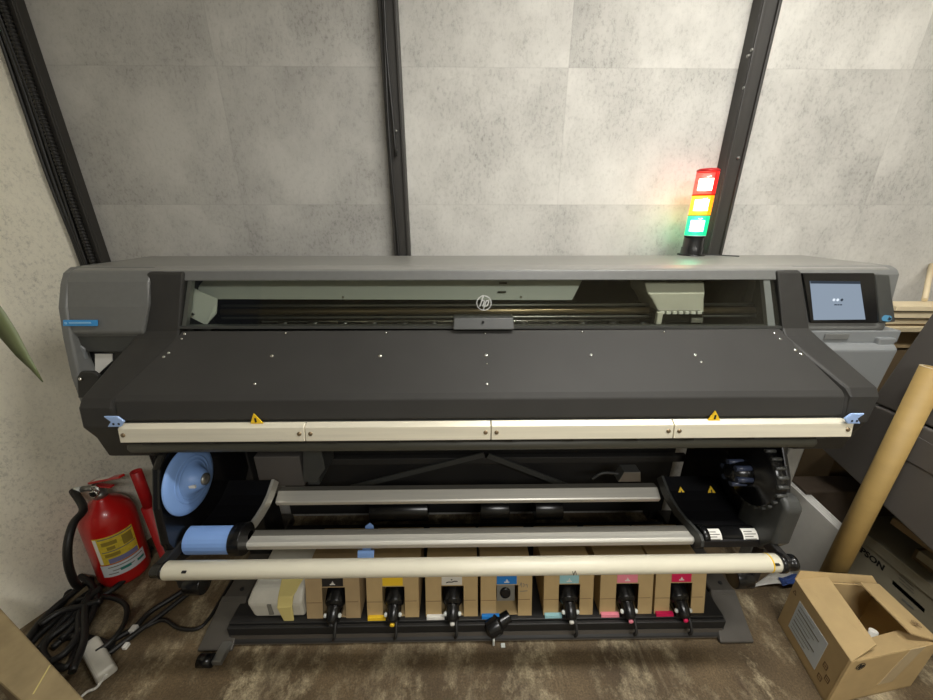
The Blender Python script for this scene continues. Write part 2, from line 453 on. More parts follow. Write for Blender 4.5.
obj('recess_label', flat([(95, 374), (98, 374), (112, 361), (112, 354), (95, 354)], 1.086, .003), 'white', PR, label='white label in the dark recess')
obj('hinge_lug', flat([(78, 398), (98, 398), (98, 376), (92, 372), (80, 372), (77, 377)], 1.0, .012), 'black', PR, .002)
obj('screw', MB().lathe(U(81, 379, 'y', .99), (0, -1, 0), [(-.002, .005), (.003, .005), (.005, .002)], 12), 'chrome', PR)
# sticker
a, b, c_, e = U(63, 320, 'y', 1.064), U(97, 320, 'y', 1.064), U(97, 326, 'y', 1.061), U(63, 326, 'y', 1.061)
s_ = obj('sticker', MB().slab([e, c_, b, a], .003), 'sticker', PR, label='bright blue sticker')
mb = MB(); mb.strokes((a + e) / 2 + V((0, -.002, 0)), (1, 0, 0), (0, 0, 1), [(.02, .001, .085, .001)], .005, .0006); mb.lathe((a + e) / 2 + V((.01, -.002, 0)), (0, -1, 0), [(0, .004), (.0008, .004)], 12)
obj('sticker_print', mb, 'sticker2', s_)

# --- fascia around the window (black frame) : top bar, left arm, right arm
wtl, wtr, wbl, wbr = U(187, 281, 'y', 1.12), U(774, 280, 'y', 1.12), U(181, 326, 'y', 1.085), U(780, 326, 'y', 1.085)
ftl, ftr = U(143, 265, 'y', 1.127), U(802, 267, 'y', 1.127)
obj('window_lintel', MB().hexa([wtl + V((-.02, 0, 0)), wtr + V((.02, 0, 0)), wtr + V((.02, .05, 0)), wtl + V((-.02, .05, 0)),
                                V((ftl.x + .05, 1.127, 1.389)), V((ftr.x - .05, 1.127, 1.389)), V((ftr.x - .05, 1.18, 1.389)), V((ftl.x + .05, 1.18, 1.389))]), 'grey', PR, .003)


def arm(side_):
    if side_ == 'L':
        top_in = U(186, 281, 'y', 1.12).x; top_out = U(146, 266, 'y', 1.125).x
        mid_in = U(181, 330, 'y', 1.085).x; mid_out = U(142, 334, 'y', 1.08).x
        f_in = U(112, 404, 'y', .89); f_out = U(80, 398, 'y', .9)
        low_in = U(115, 425, 'y', .88); low_out = U(84, 420, 'y', .89)
        bot_in = -.94; b_out = U(108, 455, 'y', .95); b2 = U(133, 458, 'y', .96)
    else:
        top_in = U(774, 281, 'y', 1.12).x; top_out = U(801, 267, 'y', 1.125).x
        mid_in = U(780, 329, 'y', 1.085).x; mid_out = U(808, 333, 'y', 1.08).x
        f_in = U(850, 393, 'y', .89); f_out = U(876, 392, 'y', .9)
        low_in = U(845, 418, 'y', .88); low_out = U(868, 410, 'y', .89)
        bot_in = 1.04; b_out = U(843, 449, 'y', .95); b2 = U(826, 451, 'y', .96)
    zf = f_in.z
    prof = [(1.14, 1.39), (1.118, 1.385), (1.078, 1.215), (1.06, 1.196), (.90, zf + .012), (.885, zf - .01), (.878, 1.0), (.90, .955), (.95, b2.z + .015), (.98, b2.z), (1.06, .87), (1.2, 1.0), (1.2, 1.38)]
    s = -1 if side_ == 'L' else 1
    xi = [top_in, top_in, mid_in, mid_in, f_in.x, f_in.x, low_in.x, bot_in, bot_in + 0, bot_in, bot_in, mid_in - s * .0, top_in]
    o1 = mid_out + s * .012
    xo = [top_out, top_out, mid_out, o1, f_out.x, f_out.x, low_out.x, low_out.x, b_out.x, b2.x + s * .02, b2.x, mid_out, top_out]
    # keep outer sweep between strip and wing
    return prof, xi, xo


for s_ in 'LR':
    prof, xi, xo = arm(s_)
    if s_ == 'L': obj('table_arm', MB().prism(prof, xo, xi), 'black', PR, .006)
    else: obj('table_arm', MB().prism(prof, xi, xo), 'black', PR, .006)
ARML, ARMR = arm('L'), arm('R')

# --- window pane and what is behind it
obj('window_pane', MB().slab([wbl, wbr, wtr, wtl], .004), 'glass', PR)
obj('pane_gasket', MB().hexa([wbl + V((-.005, -.003, -.008)), wbr + V((.005, -.003, -.008)), wbr + V((.005, .02, -.008)), wbl + V((-.005, .02, -.008)),
                             wbl + V((-.005, -.003, 0)), wbr + V((.005, -.003, 0)), wbr + V((.005, .02, 0)), wbl + V((-.005, .02, 0))]), 'fascia', PR)
# pane side uprights
obj('pane_upright', MB().hexa([wbl + V((0, .004, 0)), wbl + V((.012, .004, 0)), wbl + V((.012, .02, 0)), wbl + V((0, .02, 0)), wtl + V((0, .004, 0)), wtl + V((.012, .004, 0)), wtl + V((.012, .02, 0)), wtl + V((0, .02, 0))]), 'strip', PR)
obj('pane_upright', MB().hexa([wbr + V((-.035, .004, 0)), wbr + V((-.012, .004, 0)), wbr + V((-.012, .02, 0)), wbr + V((-.035, .02, 0)), wtr + V((-.03, .004, 0)), wtr + V((-.01, .004, 0)), wtr + V((-.01, .02, 0)), wtr + V((-.03, .02, 0))]), 'grey_lo', PR)
obj('carriage_bay_floor', MB().box(-.95, 1.09, 1.1, 1.3, 1.12, 1.16), 'deep', PR)
# silver beam cover sheet
q = [U(188, 299, 'y', 1.165), U(572, 300, 'y', 1.165), U(582, 282, 'y', 1.19), U(205, 281, 'y', 1.19)]
q[2].z += .006; q[3].z += .006
bc = obj('beam_cover', MB().slab([q[0], q[1], q[2], q[3]], .004), 'silver', PR, label='silver sheet metal cover')
for px, py, w in ((343, 297, .004), (521, 297, .004)):
    obj('screw', MB().lathe(U(px, py, 'y', 1.164), (0, -1, 0), [(0, w), (.003, w * .8)], 10), 'chrome', bc)
for px, py in ((503, 283), (502, 292)):
    p = U(px, py, 'y', 1.17); obj('cover_slot', MB().box(p.x - .013, p.x + .013, 1.165, 1.176, p.z - .002, p.z + .002), 'ink', bc)
# rails
for (py, y, r, mm) in ((306, 1.19, .005, 'strip'), (312, 1.18, .011, 'brass'), (318, 1.17, .004, 'strip')):
    a, b = U(222, py, 'y', y), U(772, py, 'y', y); obj('guide_rail', MB().cyl((a.x, y, a.z), (b.x, y, a.z), r, 16), mm, PR)
a, b = U(262, 322, 'y', 1.13), U(640, 322, 'y', 1.13)
obj('pinch_shaft', MB().cyl((a.x, 1.13, a.z), (b.x, 1.13, a.z), .004, 12), 'chrome', PR)
for px in range(283, 650, 30):
    if 448 < px < 520: continue
    p = U(px, 323, 'y', 1.12); obj('pinch_roller', MB().cyl((p.x - .016, 1.12, p.z - .004), (p.x + .016, 1.12, p.z - .004), .009, 12), 'gloss', PR)
# silver bracket at the left end
q = [U(190, 317, 'y', 1.13), U(206, 325, 'y', 1.13), U(216, 314, 'y', 1.14), U(217, 299, 'y', 1.14), U(193, 288, 'y', 1.14)]
bk = obj('end_bracket', MB().slab(q, .004, (0, -1, .1)), 'silver', PR, label='folded silver bracket at the left end')
obj('screw', MB().lathe(U(193.5, 314, 'y', 1.127), (0, -1, 0), [(0, .005), (.004, .004)], 10), 'chrome', bk)
# carriage
CR = obj('print_carriage', MB().loft([[V((x, y, z)) for (x, y, z) in (
    (U(646, 284, 'y', 1.15).x + dx0, 1.16, U(646, 282, 'y', 1.16).z), (U(706, 284, 'y', 1.15).x, 1.16, U(646, 282, 'y', 1.16).z), (U(706, 284, 'y', 1.15).x, 1.27, U(646, 282, 'y', 1.16).z), (U(646, 284, 'y', 1.15).x + dx0, 1.27, U(646, 282, 'y', 1.16).z))] if k == 2 else
    [V((U(l, yy, 'y', 1.14).x, 1.14, U(l, yy, 'y', 1.14).z)), V((U(r2, yy, 'y', 1.14).x, 1.14, U(l, yy, 'y', 1.14).z)), V((U(r2, yy, 'y', 1.14).x, 1.27, U(l, yy, 'y', 1.14).z)), V((U(l, yy, 'y', 1.14).x, 1.27, U(l, yy, 'y', 1.14).z))]
    for k, l, r2, yy, dx0 in ((0, 659, 704, 313, 0), (1, 652, 704, 299, 0), (3, 648, 705, 294, 0), (2, 0, 0, 0, 0))]), 'whitep', PR, .004, label='pale grey print carriage')
a, b = U(655, 325, 'y', 1.12), U(704, 312, 'y', 1.12)
obj('carriage_base', MB().box(a.x, b.x, 1.12, 1.26, a.z, b.z), 'gloss', CR, .003)
for i in range(7):
    p = U(662 + i * 6.2, 312.5, 'y', 1.117); obj('head_clip', MB().box(p.x - .007, p.x + .006, 1.112, 1.12, p.z - .004, p.z + .004), 'white', CR)
p = U(697, 320, 'y', 1.117); obj('head_label', MB().box(p.x - .018, p.x + .018, 1.115, 1.12, p.z - .008, p.z + .006), 'greyprint', CR)
p = U(658, 318, 'y', 1.115); obj('carriage_lever', MB().box(p.x - .008, p.x + .009, 1.105, 1.12, p.z - .018, p.z + .02), 'whitep', CR, .002)
# HP badge on the pane
o = U(484, 303, 'y', 1.099)
wv = (wtl - wbl); wv = V((0, wv.y, wv.z)).normalized()
obj('badge', logo(MB(), o, (1, 0, 0), wv, .022, .0012, .15), 'strip', PR, label='round chrome logo on the pane')
# latch
a, b = U(453, 329, 'y', 1.07), U(514, 317, 'y', 1.085)
L_ = obj('latch_plate', MB().hexa([V((a.x, 1.06, a.z)), V((b.x, 1.06, a.z)), V((b.x, 1.12, a.z)), V((a.x, 1.12, a.z)), V((a.x + .003, 1.075, b.z)), V((b.x - .003, 1.075, b.z)), V((b.x, 1.12, b.z)), V((a.x, 1.12, b.z))]), 'fascia', PR, .003)
p = U(483, 322, 'y', 1.066); obj('latch_mark', MB().lathe(p, (0, -1, 0), [(0, .004), (.003, .004)], 12), 'ink', L_)

# --- loading table
zf = ARML[0][4][1]
prof = [(1.078, 1.214), (1.06, 1.2), (.905, zf + .008), (.893, zf - .006), (.885, 1.02), (.9, 1.0), (1.1, 1.05), (1.2, 1.1), (1.2, 1.17)]
g = .006
xl = [ARML[1][2] + g, ARML[1][3] + g, ARML[1][4] + g, ARML[1][5] + g, ARML[1][6] + g, ARML[1][6] + g, ARML[1][6] + g, ARML[1][2], ARML[1][2]]
xr = [ARMR[1][2] - g, ARMR[1][3] - g, ARMR[1][4] - g, ARMR[1][5] - g, ARMR[1][6] - g, ARMR[1][6] - g, ARMR[1][6] - g, ARMR[1][2], ARMR[1][2]]
obj('loading_table', MB().prism(prof, xl, xr), 'table', PR, .003)
tn = V((0, -(zf + .008 - 1.2), -(1.06 - .905))); tn = V((0, (1.2 - zf - .008) * -1, 1.06 - .905)).normalized()


def on_table(px, py):  # pixel to table plane
    a = U(px, py, 'y', 1.06); b = U(px, py, 'y', .9)
    f = lambda p: (p - V((0, 1.06, 1.2))).dot(tn)
    t = f(a) / (f(a) - f(b)); return a + (b - a) * t


for px, py, r in ((286, 333, 3), (386, 333, 3), (485, 333, 3), (582, 332, 3), (664, 332, 3), (272, 356, 5), (380, 356, 5), (486, 355, 5), (591, 355, 5), (695, 355, 5),
                  (255, 384, 4), (487, 384, 4), (487, 364, 2.5), (185, 334, 4), (182, 339, 3), (169, 353, 4), (164, 357, 4), (774, 333, 4), (780, 339, 4), (795, 350, 5), (801, 354, 5), (701, 362, 4)):
    p = on_table(px, py) + tn * .0005; obj('screw', MB().lathe(p, tn, [(-.002, r * .0012), (.0012, r * .0012), (.003, r * .0006)], 12), 'chrome', PR)
mb = MB()
for px, py in ((715, 380), (718, 345), (760, 347)):
    p = on_table(px, py)
# warning triangles
for px, py in ((255, 418.5), (715, 415.5)):
    p = U(px, py, 'y', .878); s = .016
    t_ = obj('warning_sticker', MB().slab([p + V((-s, 0, -s)), p + V((s * 1.2, 0, -s)), p + V((-s * .1, 0, s * .9))], .003, (0, -1, 0)), 'yellow', PR, label='yellow warning triangle')
    obj('warning_mark', MB().box(p.x - .001, p.x + .003, .876, .878, p.z - s * .7, p.z + s * .1), 'ink', t_)

# --- metal edge bar in four sections
zl = lambda px: 430 - (px - 115) * (7 / 735.)
sec = [118, 305, 491, 673, 851]
ytop = U(470, 426.5, 'y', .868).z; ybot = U(470, 440, 'y', .862).z; ycap = U(470, 420.5, 'y', .884).z
xs = [U(p, 435, 'y', .865).x for p in sec]
for i in range(4):
    x0, x1 = xs[i] + .0012, xs[i + 1] - .0012
    sgm = obj('edge_bar', MB().prism([(.884, ycap), (.868, ytop), (.862, ybot), (.872, ybot - .004), (.895, ycap - .01)], x0, x1), 'alu', PR, .0015, label='bright aluminium bar section')
    for x in ((x0 + .014, x1 - .014) if i else (x0 + .012, x1 - .014)):
        obj('bar_screw', MB().lathe((x, .8665, (ytop + ybot) / 2 + .002), (0, -1, .15), [(0, .006), (.003, .006), (.004, .002)], 12), 'brass', sgm)
    for k in (.14, .48, .83):
        xx = x0 + (x1 - x0) * k; obj('tab_notch', MB().box(xx - .012, xx + .012, .862, .87, ybot - .007, ybot - .001), 'deep', sgm)
obj('lip_rail', MB().box(xs[0] - .0, xs[4] - .005, .886, .93, ybot + .004, ycap - .002), 'strip', PR)
# under side behind the bar
obj('under_lip', MB().box(xs[0] + .02, xs[4] - .02, .9, 1.0, .93, .97), 'deep', PR)
# blue clips
for (px0, px1, py, s) in ((105, 124, 422, 1), (845, 863, 419, -1)):
    y = .862; c0 = U(px0, py, 'y', y); c1 = U(px1, py, 'y', y); z = c0.z; h = .016; x0, x1 = c0.x, c1.x
    if s > 0: pts = [(x0, z - h), (x1 - .014, z - h), (x1, z), (x1 - .014, z + h), (x0, z + h), (x0 + .014, z)]
    else: pts = [(x0, z), (x0 + .014, z - h), (x1, z - h), (x1 - .014, z), (x1, z + h), (x0 + .014, z + h)]
    c = obj('edge_clip', MB().slab([V((a, y, b)) for a, b in pts], .006, (0, -1, 0)), 'blueclip', PR, .002, label='light blue arrow shaped clip')
    for k in (.42, .7):
        xx = x0 + (x1 - x0) * k; obj('clip_hole', MB().lathe((xx, y - .0005, z - .006), (0, -1, 0), [(0, .003), (.001, .003)], 10), 'ink', c)
# rubber bar
a, b, c_ = U(130, 443, 'y', .93), U(812, 443, 'y', .93), U(470, 443.5, 'y', .93)
obj('output_roller', MB().lathe((a.x, .93, c_.z), (1, 0, 0), [(-.004, .004), (0, .014), (.008, .019), (b.x - a.x - .008, .019), (b.x - a.x, .014), (b.x - a.x + .004, .004)], 20), 'rubber', PR)

# --- body underside
obj('lower_body', MB().prism([(1.0, .93), (1.02, .88), (1.35, .88), (1.35, 1.12), (1.15, 1.12), (1.02, 1.02)], -.9, 1.0), 'deep', PR, .004)
obj('rear_panel', MB().box(-.87, 1.02, 1.46, 1.48, .12, .88), 'deep', PR)

# --- right housing with control panel
obj('right_housing', MB().prism([(1.15, 1.398), (1.13, 1.39), (1.12, 1.375), (1.10, 1.2), (1.12, 1.19), (1.3, 1.19), (1.3, 1.398)], ftr.x - .02, XR), 'grey', PR, .01, seg=3)
a, b, c_, e = U(803, 273, 'y', 1.112), U(875, 273, 'y', 1.112), U(879, 323, 'y', 1.095), U(811, 323, 'y', 1.095)
cp = obj('control_panel', MB().slab([e, c_, b, a], .02), 'gloss', PR, .003, label='gloss black control panel')
sa, sb, sc_, sd = U(810, 281, 'y', 1.1085), U(860, 281.5, 'y', 1.1085), U(865.5, 319.5, 'y', 1.095), U(814, 320, 'y', 1.095)
obj('touch_screen', MB().slab([sd, sc_, sb, sa], .004), 'screen', cp, label='lit blue grey touch screen')
su = (sb - sa).normalized(); sw = (sa - sd).normalized(); sn = su.cross(sw).normalized()
if sn.y > 0: sn = -sn
ctr = (sa + sb + sc_ + sd) / 4 + sn * .001
for k, mm in ((-.012, 'scr_hi'), (0, 'scr_hi'), (.013, 'scr_lo')):
    obj('screen_dot', MB().lathe(ctr + su * k + sw * .003, sn, [(0, .0042), (.0006, .0042)], 14), mm, cp)
obj('screen_text', MB().strokes(ctr + sw * -.013, su, sw, [(-.012, 0, -.004, 0), (-.002, 0, .004, 0), (.006, 0, .012, 0)], .0035, .0005), 'scr_lo', cp)
tl = sa + sn * .001
obj('screen_status_bar', MB().slab([sa + sn * .001 + sw * -.008, sb + sn * .001 + sw * -.008, sb + sn * .001, sa + sn * .001], .0005, sn), 'scr_lo', cp)
# side button panel
a, b, c_, e = U(875, 274, 'y', 1.114), U(890, 275, 'y', 1.114), U(896, 322, 'y', 1.097), U(880, 323, 'y', 1.097)
bp_ = obj('button_panel', MB().slab([e, c_, b, a], .02), 'fascia', PR, .004, label='dark grey panel with round lit button')
p = U(888, 318.5, 'y', 1.09)
obj('power_button', MB().lathe(p, (0, -1, .1), [(-.01, .0095), (.002, .0095), (.003, .0085)], 24), 'btn', bp_, label='blue lit round power button')
obj('button_mark', logo(MB(), p + V((0, -.0036, 0)), (1, 0, 0), V((0, .1, 1)).normalized(), .0075, .0008, .22, False), 'ink', bp_)
# drawer strip + lower body
a, b = U(806, 331, 'y', 1.1), U(897, 343, 'y', 1.1)
dr = obj('drawer_strip', MB().box(1.12, b.x - .0, 1.1, 1.25, b.z, a.z), 'grey_lo', PR, .004)
p = U(838, 336, 'y', 1.099); obj('strip_handle', MB().box(p.x - .045, p.x + .035, 1.096, 1.1, p.z - .012, p.z + .008), 'grey', dr, .002)
a, b = U(820, 344, 'y', 1.1), U(884, 349, 'y', 1.1)
obj('slot', MB().box(1.1, 1.33, 1.085, 1.2, b.z, a.z), 'gloss', PR)
a = U(900, 347, 'y', 1.07)
lb = [(1.07, a.z - .01), (1.085, a.z + .004), (1.12, a.z + .006), (1.4, a.z + .006), (1.45, .86), (1.12, .86), (1.085, .88)]
obj('lower_housing', MB().prism(lb, 1.08, a.x + 0.), 'grey_lo', PR, .006)
obj('housing_ledge', MB().box(1.335, a.x - .002, 1.085, 1.2, a.z, a.z + .024), 'grey_lo', PR, .004)
p = U(886, 415, 'y', 1.0)
obj('cable_clip', MB().box(1.185, 1.205, .98, 1.0, p.z - .02, p.z + .01).box(1.16, 1.19, .985, .995, p.z - .002, p.z + .003), 'whitep', PR, .002)

# --- signal tower
bx, by, br = U(691, 254, 'y', 1.45).x, 1.45, .036
bz = TZ
ST = obj('signal_tower', MB().lathe((bx, by, bz), (0, 0, 1), [(0, .048), (.005, .048), (.006, br + .002), (.03, br + .002), (.031, br - .001), (.072, br - .001)], 32), 'gloss', PR, label='signal tower with red amber and green lights')
zb = bz + .072
for nm, c, tint, ht, est in (('green', (20, 190, 120), (150, 255, 215), .073, .9), ('amber', (255, 140, 10), (255, 236, 170), .07, .9), ('red', (235, 20, 20), (255, 190, 182), .078, .8)):
    lens = obj(nm + '_light', MB().lathe((bx, by, zb), (0, 0, 1), [(0, br), (ht - .002, br), (ht - .001, br - .003)], 32, caps=True), emit(nm + ' lens', c, est, tint), ST, label=nm + ' lit lens')
    core = {'green': (215, 255, 238), 'amber': (255, 240, 200), 'red': (255, 215, 205)}[nm]
    rr = MB()
    for i in range(3):
        for j in range(3):
            for s in (-1, 1):
                cxx = bx + (-.012 + i * .012); zz = zb + .022 + j * .014
                rr.box(cxx - .0054, cxx + .0054, by + s * .014 - .002, by + s * .014 + .002, zz - .006, zz + .006)
    obj(nm + '_lamp', rr, emit(nm + ' diodes', core, {'green': 9, 'amber': 8, 'red': 10}[nm]), lens)
    obj('lens_ring', MB().lathe((bx, by, zb - .001), (0, 0, 1), [(0, br + .0005), (.003, br + .0005)], 32), 'grey_lo' if nm == 'green' else emit(nm + ' ring', c, .3), lens)
    zb += ht
obj('tower_cap', MB().lathe((bx, by, zb), (0, 0, 1), [(0, br + .001), (.006, br + .001), (.01, br - .006)], 32), 'redd', ST, label='dark red cap')
obj('tower_cable', MB().sweep([(bx + .045, by - .01, TZ + .003), (bx + .09, by - .03, TZ + .003), (bx + .14, by - .07, TZ + .003)], .002, 6), 'ink', PR)

# --- stand
for x0, x1, fx0, fx1 in ((-.98, -.88, -1.0, -.87), (1.03, 1.13, .985, 1.115)):
    obj('leg', MB().box(x0, x1, 1.26, 1.4, .05, .88), 'deep', PR, .006)
    obj('foot', MB().box(x0, x1, 1.04, 1.5, .03, .085), 'footm', PR, .008)
    obj('foot_plate', MB().hexa([(fx0, .905, .005), (fx1, .905, .005), (fx1 - .01, 1.06, .02), (fx0 + .01, 1.06, .02), (fx0, .905, .015), (fx1, .905, .015), (x1, 1.06, .09), (x0, 1.06, .09)]), 'footm', PR, .003)
    for yy in (1.09, 1.15): obj('foot_bolt', MB().lathe(((x0 + x1) / 2 + .01, yy, .085), (0, 0, 1), [(0, .008), (.004, .008)], 8), 'ink', PR)
p = U(207, 659, 'z', .03)
cs = obj('caster', MB().cyl((p.x - .03, p.y, .022), (p.x + .02, p.y, .022), .022, 18), 'gloss', PR)
obj('caster_bracket', MB().box(p.x + .02, p.x + .055, p.y - .01, p.y + .06, .01, .03), 'strip', cs, .002)
obj('cross_beam', MB().box(-.9, 1.06, 1.42, 1.45, U(470, 464, 'y', 1.42).z, U(470, 458, 'y', 1.42).z), 'black', PR, .003)
for A_, B_ in (((375, 482), (480, 456)), ((488, 456), (548, 479))):
    a, b = U(*A_, 'y', 1.40), U(*B_, 'y', 1.40); e = (b - a).normalized(); a = a - e * .12; b = b + e * .02 if A_[0] < 400 else b + e * .1
    a = a if A_[0] < 400 else U(488, 456, 'y', 1.40); k = V((-e.z, 0, e.x)) * .013
    obj('brace', MB().slab([a - k, b - k, b + k, a + k], .008, (0, -1, 0)), 'fascia', PR)
p = U(795, 448, 'y', 1.2)
obj('support_post', MB().box(1.265, 1.325, 1.17, 1.23, 0.0, .87), 'grey_hi', PR, .006, label='light grey square post')
# electronics duct under the body
a, b = U(253, 457, 'y', 1.2), U(304, 482, 'y', 1.2)
obj('junction_box', MB().box(a.x, b.x, 1.2, 1.34, b.z - .02, a.z), 'casing', PR, .004)
obj('duct_bracket', MB().box(U(303, 450, 'y', 1.18).x, U(315, 450, 'y', 1.18).x, 1.17, 1.35, .55, .88), 'fascia', PR, .004)
q = [U(x, y, 'y', 1.16) for x, y in ((303, 482), (316, 482), (325, 469), (321, 450), (303, 450))]
obj('duct_plate', MB().slab(q, .01, (0, -1, 0)), 'fascia', PR, .002)
a, b = U(618, 482, 'y', 1.25), U(643, 472, 'y', 1.25)
obj('sensor_box', MB().hexa([(a.x, 1.25, a.z), (b.x, 1.25, a.z), (b.x, 1.3, a.z), (a.x, 1.3, a.z), (a.x + .02, 1.25, b.z), (b.x - .01, 1.25, b.z), (b.x - .01, 1.3, b.z), (a.x + .02, 1.3, b.z)]), 'strip', PR, .002)
obj('sensor_cable', MB().sweep([U(592, 479, 'y', 1.28), U(603, 473, 'y', 1.28), U(622, 474, 'y', 1.28)], .006, 8), 'fascia', PR)
for x0, x1 in ((372, 429), (480, 508), (533, 560)):
    a, b = U(x0, 515, 'y', 1.3), U(x1, 515, 'y', 1.3); obj('waste_bottle', MB().cyl((a.x, 1.3, .30), (b.x, 1.3, .30), .05, 24), 'gloss', PR, .003)

# --- side shields / media guides
XA, XB = -.715, .767        # inner ends of the bars
gp = [(1.136, .604), (1.087, .577), (1.05, .566), (1.003, .562), (.96, .565), (.929, .572), (.889, .576), (.872, .565), (.868, .545)]
back = [(y + .012, z - .012) for y, z in reversed(gp)]
gl = gp[:6]; bl = [(y + .012, z - .012) for y, z in reversed(gl)]
obj('media_guide', MB().prism(gl + bl, -.885, XA - .004), 'guide', PR, label='curved gloss black guide sheet')
obj('media_guide', MB().prism(gp + back, XB + .004, .985), 'guide', PR, label='curved gloss black guide sheet with warning stickers')
ed = [(y - .003, z + .006) for y, z in gp]; edb = [(y + .022, z - .028) for y, z in reversed(gp)]
obj('guide_edge', MB().prism(ed + edb, XA - .007, XA + .004), 'alu2', PR, .001)
obj('guide_edge', MB().prism(ed + edb, XB - .004, XB + .006), 'fascia', PR, .001)
# outer side plates
sp = [(.86, .52), (.835, .62), (.85, .74), (.89, .85), (.95, .9), (1.15, .9), (1.25, .8), (1.3, .6), (1.2, .5), (.95, .48)]
obj('side_plate', MB().prism(sp, -.91, -.885), 'gloss', PR, .006)
sp2 = [(.875, .53), (.86, .62), (.87, .74), (.89, .8), (.95, .9), (1.15, .9), (1.25, .8), (1.3, .6), (1.2, .5), (.95, .48)]
obj('side_plate', MB().prism(sp2, .985, 1.0), 'guide', PR, .004)
a = U(784, 490, 'y', .84); b = U(803, 500, 'y', .84)
obj('drive_box', MB().prism([(.83, .60), (.83, .73), (.85, .755), (.98, .755), (.98, .53), (.87, .53)], .955, 1.01), 'fascia', PR, .012, seg=4)
# left blue hub disc
dc = V((-.876, .962, .756))
hub = obj('spindle_flange', MB().lathe(dc, (1, 0, 0), [(.0, .106), (.004, .109), (.008, .106), (.012, .09), (.016, .06), (.02, .045), (.035, .037), (.045, .03), (.052, .02), (.054, .012)], 48), 'blue', PR, label='pale blue round hub flange')
obj('hub_tip', MB().lathe(dc + V((.05, 0, 0)), (1, 0, 0), [(0, .02), (.008, .018), (.01, .008)], 20), 'strip', hub)
obj('hub_bar', MB().box(dc.x + .02, dc.x + .048, dc.y - .04, dc.y - .034, dc.z - .003, dc.z + .006), 'white', hub)
for rr_ in (.062, .075): obj('hub_ridge', MB().lathe(dc + V((.0155 if rr_ < .07 else .0135, 0, 0)), (1, 0, 0), [(0, rr_), (.0015, rr_), (.0015, rr_ - .003)], 48), 'blue', hub)
# left blue half trough
pts = []
for i in range(13):
    t = R(60 + 240 * i / 12.); pts.append((.9 + .052 * -math.sin(t + R(180)) * 1, .56 + .045 * math.cos(t)))
arc = [(.905 + .045 * math.cos(R(t)), .565 + .045 * math.sin(R(t))) for t in range(75, 290, 15)]
inn = [(.905 + .040 * math.cos(R(t)), .565 + .040 * math.sin(R(t))) for t in range(285, 70, -15)]
tr = obj('blue_sleeve', MB().prism(arc + inn, -.875, -.735), 'blue', PR, label='pale blue half round sleeve')
obj('sleeve_collar', MB().lathe((-.735, .905, .565), (1, 0, 0), [(0, .05), (.035, .05)], 28), 'gloss', PR, .002)
obj('sleeve_axle', MB().cyl((-.93, .925, .555), (-.7, .925, .555), .016, 16), 'gloss', PR)
# right dark hub wheel with ribbed rim
rc = V((.975, .97, .755))
wh = MB().lathe(rc, (-1, 0, 0), [(0, .105), (.03, .105), (.034, .1), (.035, .05), (.05, .045)], 48)
whl = obj('drive_wheel', wh, 'gloss', PR)
for i in range(24):
    t = 2 * math.pi * i / 24; c = rc + V((-.016, math.cos(t) * .107, math.sin(t) * .107)); 
    obj('wheel_rib', MB().cyl(c + V((-.016, 0, 0)), c + V((.016, 0, 0)), .006, 8), 'fascia', whl)
obj('hub_cone', MB().lathe(rc + V((-.03, 0, 0)), (-1, 0, 0), [(0, .04), (.04, .036), (.07, .028), (.075, .012)], 24), 'gloss', whl)
for i in range(6):
    t = 2 * math.pi * i / 6; c = rc + V((-.05, math.cos(t) * .034, math.sin(t) * .034)); obj('hub_finger', MB().cyl(c, c + V((-.05, 0, 0)), .009, 10), 'hubf', whl)
# right roller with labels
ra = V((XB + .01, .905, .555))
rl = obj('tension_roller', MB().lathe(ra, (1, 0, 0), [(0, .034), (.02, .034), (.022, .031), (.225, .031), (.227, .034), (.245, .033), (.25, .025)], 28), 'gloss', PR)
for px in (714.5, 750.5):
    c = U(px, 538, 'y', .88).x
    def stripe(x0, x1, t0, t1, r):
        mb = MB(); A_ = []; n = 8
        for k in range(n + 1):
            t = R(t0 + (t1 - t0) * k / n); A_.append((.905 + r * math.cos(t), .555 + r * math.sin(t)))
        B_ = [(.905 + (r - .001) * math.cos(R(t1 - (t1 - t0) * k / n)), .555 + (r - .001) * math.sin(R(t1 - (t1 - t0) * k / n))) for k in range(n + 1)]
        return mb.prism(A_ + B_, x0, x1)
    lb_ = obj('roller_label', stripe(c - .024, c + .024, 95, 245, .0322), 'white', rl, label='white printed label')
    mb = MB()
    for k in range(6):
        mm = stripe(c - .019, c + (.018 if k % 2 else .008), 112 + k * 13, 117 + k * 13, .0328); mb.add(mm.v, mm.f)
    obj('label_print', mb, 'greyprint', lb_)
    mm = stripe(c - .0, c + .014, 205, 222, .0328); obj('label_mark', mm, 'yellow', lb_)
# warning stickers on right guide
for px, py in ((681, 493), (711, 492)):
    y = 1.09; p = U(px, py, 'y', y)
    yy = 1.10; zz = .585
    f0 = V((p.x, 1.083, .5785)); s = .025; w = V((0, .6, .8)).normalized(); n = V((0, -.8, .6))
    f0 = U(px, py, 'y', 1.083) + n * .004
    t_ = obj('warning_sticker', MB().slab([f0 - w * s * .8 + V((-s, 0, 0)), f0 - w * s * .8 + V((s, 0, 0)), f0 + w * s * .9], .004, n), 'yellow', PR, label='yellow warning triangle')
    obj('warning_mark', MB().slab([f0 - w * s * .35 + V((-.002, 0, 0)), f0 - w * s * .3 + V((.002, 0, 0)), f0 + w * s * .35 + V((.003, 0, 0)), f0 + w * s * .35 + V((-.003, 0, 0))], .005, n).v and MB().slab([f0 + n * .0008 - w * s * .35 + V((-.002, 0, 0)), f0 + n * .0008 - w * s * .3 + V((.002, 0, 0)), f0 + n * .0008 + w * s * .3 + V((.002, 0, 0)), f0 + n * .0008 + w * s * .35 + V((-.002, 0, 0))], .001, n), 'ink', t_)
